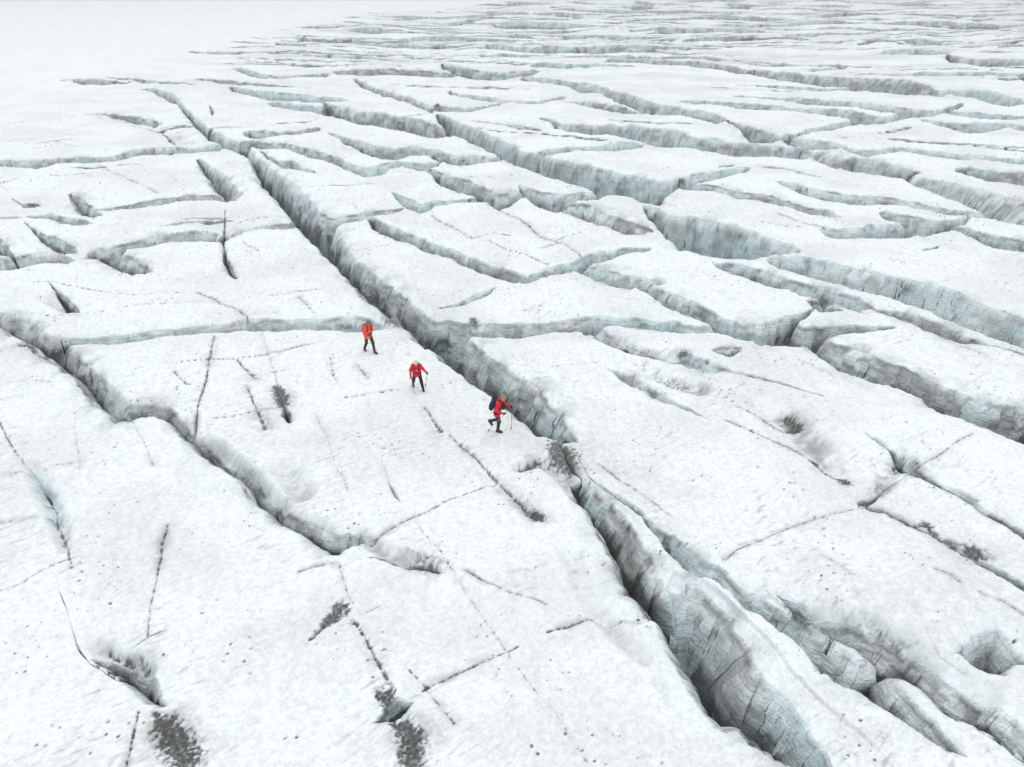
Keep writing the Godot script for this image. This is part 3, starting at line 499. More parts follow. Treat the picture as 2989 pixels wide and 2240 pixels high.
	crack("t", 0, .85, [-11.16, -14.67, 0.049, -10.64, -14.45, 0.059, -10.14, -14.29, 0.065, -9.89, -14.09, 0.053])
	crack("t", 0, .9, [8.14, -16.35, 0.063, 8.34, -15.86, 0.104, 8.54, -15.39, 0.061])
	crack("t", 0, .95, [0.67, -20.53, 0.098, 0.97, -20.2, 0.116])
	crack("t", 0, .8, [2.9, -21.56, 0.055, 3.2, -21.29, 0.072])
	crack("t", 0, .7, [-24.64, -33.58, 0.067, -23.52, -33.23, 0.117, -22.37, -32.23, 0.098])
	crack("b", .45, .5, [-8.43, -23.07, 0.75, -7.48, -21.56, 0.66])
	crack("b", .5, .9, [-11.77, -24.85, 0.4, -10.81, -23.78, 0.5, -9.76, -22.68, 0.54, -8.81, -21.74, 0.47, -7.97, -20.87, 0.41])
	crack("b", .4, .8, [-22, -33.23, 0.42, -19.81, -30.96, 0.47, -17.98, -28.92, 0.48, -16.93, -28.11, 0.4])
	crack("b", .35, .5, [-18.28, -23.57, 0.41, -16.44, -21.56, 0.61, -15.39, -20.2, 0.53, -14.38, -18.64, 0.33])
	crack("b", .3, .9, [-11.53, -14.72, 0.34, -10.59, -14.35, 0.47, -9.78, -13.93, 0.35])
	crack("b", .3, .35, [1.8, -18.35, 0.49, 2.34, -16.6, 0.56, 2.83, -15.22, 0.48, 3.51, -14.19, 0.42])
	crack("b", .45, .8, [0.38, -23.27, 0.47, 1.27, -23.68, 0.68, 1.93, -22.87, 0.69, 2.46, -21.56, 0.55])
	crack("b", -.25, .4, [5.46, -17.18, 0.28, 6.02, -15.74, 0.27, 6.52, -13.58, 0.29])
	crack("b", .4, .7, [9.06, -16.1, 0.45, 10.22, -15.62, 0.58, 11.36, -14.29, 0.63, 12.18, -13.1, 0.52])
	crack("b", .3, .7, [14.77, -23.78, 0.5, 13.46, -22.11, 0.62, 12.45, -21.29, 0.66])
	crack("b", .3, .9, [10.53, -27.59, 0.79, 11.69, -26.11, 0.89, 12.14, -23.07, 0.87])
	crack("b", .2, .8, [3.93, -35.97, 0.65, 6.03, -33.58, 0.77, 8.67, -31.9, 0.81])
	crack("b", .3, .7, [-4.43, -18.64, 0.43, -3.41, -18.07, 0.47, -2.28, -17.45, 0.36])
	crack("b", .5, .4, [-50.26, -98.09, 1.93, -42.72, -93.88, 2.22, -33.77, -82.2, 2.14])
	crack("b", .35, .4, [-26.69, -40.21, 0.67, -24.35, -38.42, 0.68])
	crack("b", -.5, 0, [-2.03, -18, 1.71, 0.38, -15.74, 1.57])
	crack("b", -.4, 0, [16.29, -25.75, 2.2, 18.19, -24.63, 2.13])
	crack("b", -.35, 0, [-19.09, -31.58, 3.3, -15.67, -32.23, 3.35])
	crack("b", -.4, 0, [0.76, -40.68, 3.14, 5, -38.42, 3])
	crack("b", .15, .6, [-1.25, -23.07, 0.35, -0.2, -21.56, 0.39, 0.71, -20.28, 0.4])
	crack("b", .25, .8, [6.17, -31.9, 0.59, 7.3, -30.06, 0.71, 8.37, -29.2, 0.69])
	crack("c", .9, .6, [2.31, -25.13, 2.3, -25.01, 2.56, -23.99, 2.55, -23.83, 2.85, -22.92, 2.84, -22.73, 3.55, -21.91, 3.52, -21.65, 4.27, -21.1, 4.22, -20.73, 4.53, -20.66, 4.48, -20.32])

func far_cracks() -> void:
	# between and beyond those: long wavy crevasses side by side, out to where the mist hides them
	var traced := seg_ax.size()
	var rng := RandomNumberGenerator.new()
	rng.seed = 77
	var z := -64.0
	while z > -480.0:
		var far := clampf((-z - 110.0) / 150.0, 0.0, 1.0)
		var left := (-64.0 if z < -128.0 else 2.0) + maxf(0.0, (-z - 290.0) * 0.42)
		var x := left + rng.randf_range(-15, 12)
		while x < 330.0:
			var length := rng.randf_range(18, 75) * (0.35 + (-z - 60) / 250.0)
			var slope := rng.randf_range(0.18, 0.55) * lerpf(1.2, 0.35, far)
			var zz := z + rng.randf_range(-6, 6)
			var fat := rng.randf_range(0.8, 2.4) * (0.35 + (-z - 60) / 210.0)
			var pts := []
			var n := 7
			var clash := false
			var zs := zz
			for k in n:
				var f := k / (n - 1.0)
				var px := x + length * f
				zs += (slope + rng.randf_range(-0.16, 0.16) * lerpf(1.0, 0.5, far)) * length / (n - 1.0)
				var w := fat * pow(sin(PI * clampf(0.05 + 0.92 * f, 0, 1)), 0.7) * rng.randf_range(0.55, 1.3)
				pts.append_array([px - slope * w * 0.5, zs - w, px + slope * w * 0.5, zs + w])
				for s in traced:
					if absf(seg_ax[s] - px) < 1.0 + length * 0.12 and absf(seg_az[s] - zs) < 0.4 + 0.9 * seg_ha[s] + 0.7 * w:
						clash = true
						break
			if not clash:
				crack("c", 1.5, rng.randf_range(0.3, 1.0), pts)
			x += length * rng.randf_range(0.6, 1.0)
		z -= rng.randf_range(3.4, 5.6) * (0.6 + (-z - 60) / 300.0)
	# small steps to the left of the long crevasse, and cross fractures between the rows
	var before := seg_ax.size()
	for i in 110:
		var cross := i >= 45
		var zc := -rng.randf_range(36, 112)
		var xc := rng.randf_range(-0.62, -0.22) * (9.0 - zc * 0.85) if not cross else rng.randf_range(-0.15, 0.66) * (9.0 - zc * 0.85)
		var ang := rng.randf_range(-0.45, 0.0) if not cross else rng.randf_range(-0.75, -0.3)
		var dir := Vector2(cos(ang), sin(ang))
		var length := rng.randf_range(2.0, 7.0) * (0.5 - zc / 100.0)
		var fat := rng.randf_range(0.06, 0.28) * (0.5 - zc / 75.0)
		var pts := []
		var clash := false
		for k in 5:
			var f := k / 4.0
			var px := xc + dir.x * length * (f - 0.5) + rng.randf_range(-0.2, 0.2)
			var pz := zc + dir.y * length * (f - 0.5) + rng.randf_range(-0.3, 0.3)
			var w := fat * sin(PI * clampf(0.08 + 0.86 * f, 0, 1)) * rng.randf_range(0.6, 1.3)
			pts.append_array([px + dir.y * w, pz - dir.x * w, px - dir.y * w, pz + dir.x * w])
			for s in before:
				if seg_open[s] == 1 and absf(seg_ax[s] - px) < 1.2 + seg_ha[s] and absf(seg_az[s] - pz) < 1.0 + seg_ha[s] * 1.3:
					clash = clash or not cross or k in [1, 2, 3]
					break
		if not clash:
			crack("c", 1.1, rng.randf_range(0.3, 0.9), pts, 0.35)
	# hairline seams with a little grit in them, all over
	for i in 70:
		var zc := -rng.randf_range(12, 90)
		var xc := rng.randf_range(-0.7, 0.7) * (9.0 - zc * 0.85)
		var along := rng.randf() < 0.55
		var ang := rng.randf_range(0.75, 1.15) if along else rng.randf_range(-0.5, -0.15)
		var dir := Vector2(cos(ang), sin(ang))
		var length := rng.randf_range(1.0, 4.5)
		var pts := []
		for k in 4:
			var f := k / 3.0 - 0.5
			pts.append(xc + dir.x * length * f + rng.randf_range(-0.08, 0.08))
			pts.append(zc + dir.y * length * f + rng.randf_range(-0.08, 0.08))
			pts.append(rng.randf_range(0.008, 0.02))
		crack("t", 0.0, rng.randf_range(0.25, 0.6), pts)


# ------------------------------------------------------------------ the ice surface
func base_height(x: float, z: float) -> float:
	var far := clampf((-z - 40.0) / 200.0, 0.0, 1.0)
	var h := n_hill.get_noise_2d(x, z) * lerpf(0.35, 1.6, far)
	h += n_wave.get_noise_2d(x, z) * 0.22
	var u := x * 0.82 - z * 0.57
	var v := x * 0.57 + z * 0.82
	h += n_grain.get_noise_2d(u * 0.7, v * 1.9) * 0.045 + n_fleck.get_noise_2d(u * 1.1, v * 2.4) * 0.016
	return h

func make_grid() -> void:
	var core := 1090
	for k in range(10, 0, -1):
		gu.append(-1.0 - pow(k / 10.0, 2.0) * 3.0)
	for k in core + 1:
		gu.append(-1.0 + 2.0 * k / core)
	for k in range(1, 11):
		gu.append(1.0 + pow(k / 10.0, 2.0) * 3.0)
	nx = gu.size()
	for z in [70.0, 40.0, 20.0, 8.0, 0.0, -4.0, -7.0]:
		gz.append(z)
	# lines about as far apart as the ice can be told apart from up here
	var th := deg_to_rad(PITCH)
	var s := 0.62
	while s > -0.545:
		var z := EYE * (-cos(th) + s * sin(th)) / (sin(th) + s * cos(th))
		if z < -8.0:
			gz.append(z)
		s -= 1.36 / 1024.0 * (1.0 if s > -0.46 else 0.7)
	var last := gz[gz.size() - 1]
	while last > -3200.0:
		last = last * 1.06 - 8.0
		gz.append(last)
	nz = gz.size()
	for j in nz:
		gw.append(0.80 * maxf(-gz[j] * cos(th) + EYE * sin(th), 14.0))

func build_glacier() -> void:
	make_grid()
	var total := nx * nz
	g_sd.resize(total)
	g_hw.resize(total)
	g_id.resize(total)
	g_pos.resize(total)
	g_nrm.resize(total)
	g_col.resize(total)
	var strips := (nz + 15) / 16
	share(shape_strip, strips)
	share(turn_strip, strips)
	cut_mesh()

# the strips of a long job, dealt out to four threads
func share(work: Callable, strips: int) -> void:
	var threads := []
	for i in 4:
		var th := Thread.new()
		th.start(deal.bind(work, i, strips))
		threads.append(th)
	for th in threads:
		th.wait_to_finish()

func deal(work: Callable, from: int, strips: int) -> void:
	for s in range(from, strips, 4):
		work.call(s)

# everything about one point of the ice: [signed distance to the nearest crevasse edge, half width there, line, height, grit]
func look(x: float, z: float, near: PackedInt32Array) -> Array:
	var best := 1.0e6
	var hw := 0.0
	var id := -1
	var side := 0.0
	var groove := 0.0
	var grit := 0.0
	var dent := 0.0
	var smudge := 0.0
	var p := Vector2(x, z)
	# the crevasse being measured, one line after another
	var cur := -1
	var cur_d := 1.0e6
	var cur_in := false
	var cur_h := 0.0
	var cur_side := 0.0
	for s in near:
		var ax := seg_ax[s]
		var az := seg_az[s]
		var dx := seg_bx[s] - ax
		var dz := seg_bz[s] - az
		var px := x - ax
		var pz := z - az
		var t := clampf((px * dx + pz * dz) / (dx * dx + dz * dz + 1e-9), 0.0, 1.0)
		var h := lerpf(seg_ha[s], seg_hb[s], t)
		var kind := seg_open[s]
		if kind == 1:
			if seg_id[s] != cur:
				if cur >= 0 and (-cur_d if cur_in else cur_d) < best:
					best = -cur_d if cur_in else cur_d
					hw = cur_h
					id = cur
					side = cur_side
				cur = seg_id[s]
				cur_d = 1.0e6
				cur_in = false
			var fa := lip_fa[s]
			var fb := lip_fb[s]
			var na := lip_na[s]
			var nb := lip_nb[s]
			var d1 := p.distance_squared_to(Geometry2D.get_closest_point_to_segment(p, fa, fb))
			var d2 := p.distance_squared_to(Geometry2D.get_closest_point_to_segment(p, na, nb))
			var d := sqrt(minf(d1, d2))
			if d < cur_d:
				cur_d = d
				cur_h = h
				cur_side = 1.0 if d1 < d2 else -1.0
			if not cur_in and (Geometry2D.point_is_inside_triangle(p, fa, fb, nb) or Geometry2D.point_is_inside_triangle(p, fa, nb, na)):
				cur_in = true
			continue
		var qx := px - dx * t
		var qz := pz - dz * t
		var d := sqrt(qx * qx + qz * qz)
		if kind == 2:
			if d < h:
				var bump := 1.0 - (d / h) * (d / h)
				var tip: float = line_depth[seg_id[s]]
				if absf(tip) * bump * bump > absf(dent):
					dent = tip * bump * bump
				smudge = maxf(smudge, line_dirt[seg_id[s]] * bump)
			continue
		var w := h * 1.7 + 0.012
		if d < w * (9.0 if h < 0.09 else 4.0):
			smudge = maxf(smudge, (0.75 if h < 0.09 else 1.0) * line_dirt[seg_id[s]] * exp(-(d / (w * 4.0)) * (d / (w * 4.0))) if h < 0.09 else line_dirt[seg_id[s]] * exp(-(d / (w * 1.9)) * (d / (w * 1.9))))
			if d < w * 2.4:
				var way := n_fleck.get_noise_2d(x * 0.9 + 17.0, z * 0.9)
				var dd := d + maxf(0.0, n_spot.get_noise_2d(x * 1.7, z * 1.7 + 33.0)) * w * 1.2
				var m: float = line_dirt[seg_id[s]] * exp(-(dd / w) * (dd / w)) * (0.48 + 0.52 * smoothstep(-0.42, 0.22, way) if h < 0.09 else 1.5)
				grit = maxf(grit, m)
				if h < 0.09:
					groove = maxf(groove, exp(-(d / (h + 0.02)) * (d / (h + 0.02))) * minf(0.10, 0.02 + h * 0.8))
	if cur >= 0 and (-cur_d if cur_in else cur_d) < best:
		best = -cur_d if cur_in else cur_d
		hw = cur_h
		id = cur
		side = cur_side
	var y := base_height(x, z) - dent
	if id >= 0:
		# ragged edges, with chips broken off along flat faces
		best += n_edge.get_noise_2d(x, z) * minf(0.22, 0.4 * hw) + n_fleck.get_noise_2d(x, z) * minf(0.05, 0.3 * hw)
		best += (n_chip.get_noise_2d(x, z) + 0.7) * minf(0.30, 0.5 * hw)
		var lift: float = line_lift[id]
		if lift != 0.0 and best < reach:
			var f := clampf(1.0 - maxf(best, 0.0) / reach, 0.0, 1.0)
			y += lift * side * f * f * clampf(hw * 2.0, 0.0, 1.0)
		var r := lip(hw)
		if best < r:
			var f := 1.0 - maxf(best, 0.0) / r
			y -= 0.42 * r * f * f
	return [best, hw, id, y - groove, grit, smudge]

func lip(hw: float) -> float:
	return clampf(0.07 + 0.32 * hw, 0.05, 0.42)

func candidates(x0: float, x1: float, z0: float, z1: float, of: PackedInt32Array) -> PackedInt32Array:
	var out := PackedInt32Array()
	for s in of:
		var m := maxf(seg_ha[s], seg_hb[s]) + reach
		if minf(seg_az[s], seg_bz[s]) - m > z1 or maxf(seg_az[s], seg_bz[s]) + m < z0:
			continue
		if minf(seg_ax[s], seg_bx[s]) - m > x1 or maxf(seg_ax[s], seg_bx[s]) + m < x0:
			continue
		out.append(s)
	return out

func shape_strip(strip: int) -> void:
	var j0 := strip * 16
	var j1 := mini(j0 + 16, nz)
	var everything := PackedInt32Array(range(seg_ax.size()))
	var row := candidates(-1e9, 1e9, gz[j1 - 1], gz[j0], everything)
	var i0 := 0
	while i0 < nx:
		var i1 := mini(i0 + 16, nx)
		var wide := gw[j1 - 1]
		var thin := gw[j0]
		var near := candidates(minf(gu[i0] * wide, gu[i0] * thin), maxf(gu[i1 - 1] * wide, gu[i1 - 1] * thin), gz[j1 - 1], gz[j0], row)
		for j in range(j0, j1):
			var z := gz[j]
			for i in range(i0, i1):
				var x := gu[i] * gw[j]
				var k := j * nx + i
				var e := look(x, z, near)
				g_sd[k] = e[0]
				g_hw[k] = e[1]
				g_id[k] = e[2]
				var y: float = e[3]
				var c := top_color(x, z, e[0], e[1], e[2], e[4], e[5])
				y -= 0.035 * c.a
				c.a = 1.0
				g_col[k] = c
				g_pos[k] = Vector3(x, y, z)
		i0 = i1

# base colours of the surface; alpha carries how much grit lies there
func top_color(x: float, z: float, sd: float, hw: float, id: int, grit: float, smudge: float) -> Color:
	var wash := smoothstep(-0.15, 0.5, n_wash.get_noise_2d(x, z))
	var c := Color(0.872, 0.90, 0.91).lerp(Color(0.775, 0.78, 0.79), wash * 0.75)
	var far := clampf((-z - 45.0) / 90.0, 0.0, 1.0)
	var u := x * 0.82 - z * 0.57
	var v := x * 0.57 + z * 0.82
	# broad stains of old dust on the slabs
	var stain := smoothstep(0.02, 0.5, n_wash.get_noise_2d(x * 0.9 + 33.0, z * 0.9) + 0.25 * n_hill.get_noise_2d(x * 2.0, z * 2.0 + 50.0))
	var flecks := 0.5 + 0.5 * n_grain.get_noise_2d(u * 1.0 + 3.0, v * 2.0)
	c = c.lerp(Color(0.47, 0.455, 0.45), stain * flecks * (0.42 if x > 0.0 else 0.42 + maxf(x, -12.0) * 0.018) * (1.0 - 0.4 * far))
	# mottled grain, and thin streaks of dust all blown one way
	var mottle := n_fleck.get_noise_2d(u * 1.6, v * 2.6) + 0.6 * n_grain.get_noise_2d(u * 0.7 + 9.0, v * 1.5)
	c = c.lerp(Color(0.62, 0.62, 0.63), clampf(mottle * 0.5, 0.0, 0.4) * (1.0 - 0.6 * far))
	var streak := smoothstep(0.25, 0.65, n_fleck.get_noise_2d(u * 0.4 + 71.0, v * 1.7)) * smoothstep(-0.2, 0.5, n_wash.get_noise_2d(x * 1.7 + 40.0, z * 1.7))
	c = c.lerp(Color(0.42, 0.41, 0.41), streak * 0.62 * (1.0 - far * 0.7))
	# little water-worn pits with a pinch of grit in each, in loose groups
	var some := n_wash.get_noise_2d(x * 3.3, z * 3.3 + 90.0)
	if far < 1.0 and some > 0.16:
		var pit := n_pit.get_noise_2d(u * 1.5, v * 1.9)
		var size := -0.95 + 0.10 * clampf(n_spot.get_noise_2d(floorf(x), floorf(z)), -0.3, 0.6)
		if pit < size + 0.06:
			grit = maxf(grit, (0.25 + some) * (1.0 - far) * clampf((size + 0.06 - pit) * 14.0, 0.0, 1.0))
	# past the edge of the cracked ice lies clean snow
	if z < -80.0:
		var clean := smoothstep(-42.0, -84.0, x - maxf(0.0, (-z - 290.0) * 0.42)) * clampf((-z - 80.0) / 50.0, 0.0, 1.0)
		c = c.lerp(Color(0.895, 0.915, 0.92), clean * 0.65)
	# far off, dusty bands lie along the crevasses
	if z < -90.0:
		var zone := smoothstep(-75.0, -45.0, x - maxf(0.0, (-z - 290.0) * 0.42)) * clampf((-z - 90.0) / 90.0, 0.0, 1.0)
		var dust := smoothstep(-0.15, 0.5, n_wave.get_noise_2d(x * 0.10, (z - x * 0.09) * 0.75))
		c = c.lerp(Color(0.50, 0.485, 0.50), dust * zone * 0.55)
	# thin dirty film round the seams and in the dips
	if smudge > 0.02:
		var film := smoothstep(-0.25, 0.55, n_wash.get_noise_2d(x * 3.0 + 11.0, z * 3.0) + 0.5 * n_grain.get_noise_2d(u * 1.2, v * 2.2))
		c = c.lerp(Color(0.33, 0.322, 0.32), film * smudge * 0.85)
		grit = maxf(grit, (smudge - 0.35) * 0.75 * smoothstep(0.0, 0.4, n_wash.get_noise_2d(x * 2.0 + 60.0, z * 2.0)))
	if id >= 0 and hw > 0.05:
		var rim := lip(hw) + 0.7 * line_dirt[id] * clampf(hw, 0.0, 1.0)
		if sd < rim:
			var k := 1.0 - clampf(sd / rim, 0.0, 1.0)
			c = c.lerp(Color(0.80, 0.88, 0.90), 0.55 * k)
			# silt washed thin over the rounded edges
			var patch := smoothstep(-0.05, 0.6, n_wall.get_noise_2d(x * 0.8 + 7.0, z * 0.8) + 0.4 * (line_dirt[id] - 0.45))
			var fine := 0.5 + 0.5 * n_grain.get_noise_2d(x * 2.5, z * 2.5)
			c = c.lerp(Color(0.36, 0.352, 0.35), patch * k * (0.2 + 0.8 * fine) * (0.35 + 0.6 * line_dirt[id]))
	if grit > 0.04:
		# grit lies in the hollows between small lumps of ice
		var cup := n_pit.get_noise_2d(x * 7.5, z * 7.5) + 1.0
		var spot := 0.80 - 0.62 * cup + 0.55 * n_spot.get_noise_2d(x * 1.1, z * 1.1) + 0.25 * n_spot.get_noise_2d(x * 4.0, z * 4.0)
		grit = smoothstep(spot - 0.42, spot + 0.40, grit) * clampf(grit * 3.0, 0.0, 1.0) * (0.95 + 0.35 * n_spot.get_noise_2d(x * 2.2 + 5.0, z * 2.2))
	var g := clampf(grit, 0.0, 1.0)
	c = c.lerp(Color(0.05, 0.049, 0.05), g * 0.94)
	c.a = g
	return c

func turn_strip(strip: int) -> void:
	for j in range(strip * 16, mini(strip * 16 + 16, nz)):
		var ja := maxi(j - 1, 0)
		var jb := mini(j + 1, nz - 1)
		for i in nx:
			var ia := maxi(i - 1, 0)
			var ib := mini(i + 1, nx - 1)
			var across := g_pos[j * nx + ib] - g_pos[j * nx + ia]
			var away := g_pos[jb * nx + i] - g_pos[ja * nx + i]
			g_nrm[j * nx + i] = across.cross(away).normalized()

# the cut edge: a column of points down the wall below each place where the grid meets an edge
var c_lip := PackedVector3Array()
var c_in := PackedVector3Array()
var c_hw := PackedFloat32Array()
var c_id := PackedInt32Array()
var c_steps := PackedInt32Array()
var c_first := PackedInt32Array()
var w_pos := PackedVector3Array()
var w_nrm := PackedVector3Array()
var w_col := PackedColorArray()
var crossing := {}
var top_pos: PackedVector3Array
var top_nrm: PackedVector3Array
var top_col: PackedColorArray
var deep_pos := {}

func cross_at(a: int, b: int) -> int:
	# the column on the grid edge from a to b, as its number
	if a > b:
		var s := a
		a = b
		b = s
	var key := a * 2 + (1 if b - a > 1 else 0)
	if crossing.has(key):
		return crossing[key]
	var sa := g_sd[a]
	var sb := g_sd[b]
	var t := clampf(sa / (sa - sb), 0.02, 0.98)
	var p := g_pos[a].lerp(g_pos[b], t)
	var dry := b if sa < 0.0 else a
	var wet := a if sa < 0.0 else b
	var n := c_lip.size()
	crossing[key] = n
	c_lip.append(p)
	# the way into the gap: down the slope of the distance
	var i := a % nx
	var j := a / nx
	var ia := maxi(i - 1, 0)
	var ib := mini(i + 1, nx - 1)
	var ja := maxi(j - 1, 0)
	var jb := mini(j + 1, nz - 1)
	var gx := (g_sd[j * nx + ib] - g_sd[j * nx + ia]) / (g_pos[j * nx + ib].x - g_pos[j * nx + ia].x)
	# rows lie askew in x, so take that out of the difference between rows
	var dzz := g_pos[jb * nx + i].z - g_pos[ja * nx + i].z
	var dxx := g_pos[jb * nx + i].x - g_pos[ja * nx + i].x
	var gzz := (g_sd[jb * nx + i] - g_sd[ja * nx + i] - gx * dxx) / dzz
	var inward := Vector3(-gx, 0, -gzz)
	c_in.append(inward.normalized() if inward.length() > 1e-5 else (g_pos[wet] - g_pos[dry]).normalized())
	c_hw.append(g_hw[wet])
	c_id.append(g_id[wet])
	var away := Vector3(p.x, p.y - EYE, p.z).length()
	c_steps.append(22 if away < 26.0 else 18 if away < 42.0 else 11 if away < 75.0 else 7 if away < 150.0 else 4)
	top_pos.append(p)
	top_nrm.append(g_nrm[a].lerp(g_nrm[b], t).normalized())
	top_col.append(g_col[a].lerp(g_col[b], t))
	return n

func depth_at(hw: float, id: int) -> float:
	return line_depth[id] * 1.25 * clampf(hw / 0.18, 0.28, 1.0)

func column_strip(strip: int) -> void:
	for c in range(strip * 512, mini(strip * 512 + 512, c_lip.size())):
		var p := c_lip[c]
		var inward := c_in[c]
		var hw := c_hw[c]
		var id := c_id[c]
		var deep := depth_at(hw, id) * 1.15
		var q := line_dirt[id]
		var n := c_steps[c]
		var rl := 0.42 * lip(hw)
		var top: Color = top_col[nx * nz + c]
		var u := p.x * inward.z - p.z * inward.x       # along the wall, roughly
		for k in n + 1:
			var f := k as float / n
			var dv := deep * pow(f, 1.25) + (3.0 if k == n else 0.0)
			var run := rl * (1.0 - exp(-dv / (rl + 0.001))) + line_lean[id] * dv
			var y := p.y - dv
			var soft := clampf(dv / 0.35, 0.0, 1.0)
			var rough := n_wall.get_noise_3d(p.x * 1.2, y * 0.9, p.z * 1.2) * 0.24 + n_layer.get_noise_2d(y * 4.2 + n_wash.get_noise_2d(p.x, p.z) * 3.0, 3.0) * 0.045
			rough += n_fleck.get_noise_3d(p.x, y * 1.1, p.z) * 0.06
			run += rough * soft * clampf(hw * 1.3, 0.0, 1.0)
			run = minf(run, hw * 0.93)
			w_pos[c_first[c] + k] = Vector3(p.x + inward.x * run, y, p.z + inward.z * run)
			# colour of the wall: clear blue ice, bubbly white ice, and grey where silt has washed over it
			var blue := smoothstep(-0.25, 0.5, n_wall.get_noise_3d(p.x * 0.45, y * 0.8 + 30.0, p.z * 0.45))
			var col := Color(0.86, 0.905, 0.915).lerp(Color(0.67, 0.835, 0.865), blue * 0.85)
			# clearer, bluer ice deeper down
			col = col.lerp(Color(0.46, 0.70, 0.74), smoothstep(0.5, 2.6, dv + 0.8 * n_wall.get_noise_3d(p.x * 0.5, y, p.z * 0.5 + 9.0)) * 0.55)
			# the beds of the ice, tilted a little and never quite level
			var bed := y + 0.05 * (p.x - p.z) + 0.5 * n_wash.get_noise_2d(p.x * 0.6, p.z * 0.6)
			var beds := n_fleck.get_noise_3d(p.x * 0.25, bed * 2.4, p.z * 0.25)
			var gone := smoothstep(-0.1, 0.6, n_wall.get_noise_3d(p.x * 0.6 + 50.0, y * 0.5, p.z * 0.6) + 0.5 * (q - 0.5))
			col = col.lerp(Color(0.46, 0.455, 0.455), gone * (0.30 + 0.48 * q))
			col = col.lerp(Color(0.31, 0.305, 0.30), smoothstep(0.06, 0.46, beds + 0.2 * gone) * (0.26 + 0.6 * q))
			var band := n_layer.get_noise_2d(bed * 5.0, 11.0 + u * 0.05)
			col = col.lerp(Color(0.30, 0.295, 0.29), smoothstep(0.16, 0.45, band) * 0.5 * q * smoothstep(-0.1, 0.35, n_fleck.get_noise_3d(p.x * 0.3, y, p.z * 0.3 + 14.0)))
			# mottling, and a few runs of silt from the edge down
			col = col.lerp(Color(0.40, 0.395, 0.39), clampf(n_grain.get_noise_3d(p.x * 1.4, y * 1.2, p.z * 1.4) * 1.2, 0.0, 0.5) * (0.25 + 0.65 * q))
			var run_off := smoothstep(0.30, 0.7, n_fleck.get_noise_3d(p.x * 0.5, y * 0.22, p.z * 0.5) + 0.25 * (q - 0.5))
			col = col.lerp(Color(0.22, 0.215, 0.21), run_off * 0.45)
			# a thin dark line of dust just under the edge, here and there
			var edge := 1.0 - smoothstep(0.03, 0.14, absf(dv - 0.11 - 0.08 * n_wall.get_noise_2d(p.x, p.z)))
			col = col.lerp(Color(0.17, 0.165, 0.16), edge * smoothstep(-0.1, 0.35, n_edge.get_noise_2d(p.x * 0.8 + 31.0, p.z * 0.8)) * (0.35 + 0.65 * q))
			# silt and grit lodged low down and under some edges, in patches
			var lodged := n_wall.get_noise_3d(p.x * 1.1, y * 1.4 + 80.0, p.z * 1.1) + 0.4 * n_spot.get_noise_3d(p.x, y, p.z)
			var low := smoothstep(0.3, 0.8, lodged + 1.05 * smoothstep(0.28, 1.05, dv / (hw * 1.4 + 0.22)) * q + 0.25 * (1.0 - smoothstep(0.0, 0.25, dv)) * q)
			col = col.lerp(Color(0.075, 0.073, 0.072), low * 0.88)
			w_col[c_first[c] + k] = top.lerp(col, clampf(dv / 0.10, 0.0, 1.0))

func floor_point(p: Vector3, hw: float, id: int, sd: float) -> Vector3:
	var deep := depth_at(hw, id)
	var mid := clampf(-sd / maxf(hw, 0.02), 0.0, 1.0)
	return Vector3(p.x, p.y - deep * (0.80 + 0.22 * mid) + n_edge.get_noise_2d(p.x * 2.0, p.z * 2.0) * 0.25 * clampf(hw, 0.0, 1.0), p.z)

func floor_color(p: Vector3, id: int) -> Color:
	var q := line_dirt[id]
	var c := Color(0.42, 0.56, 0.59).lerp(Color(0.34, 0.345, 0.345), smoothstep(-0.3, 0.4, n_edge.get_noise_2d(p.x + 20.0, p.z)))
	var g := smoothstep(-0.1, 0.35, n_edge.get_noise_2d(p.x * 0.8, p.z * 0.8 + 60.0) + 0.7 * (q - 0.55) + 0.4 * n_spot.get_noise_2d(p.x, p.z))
	return c.lerp(Color(0.07, 0.066, 0.062), g * 0.92)

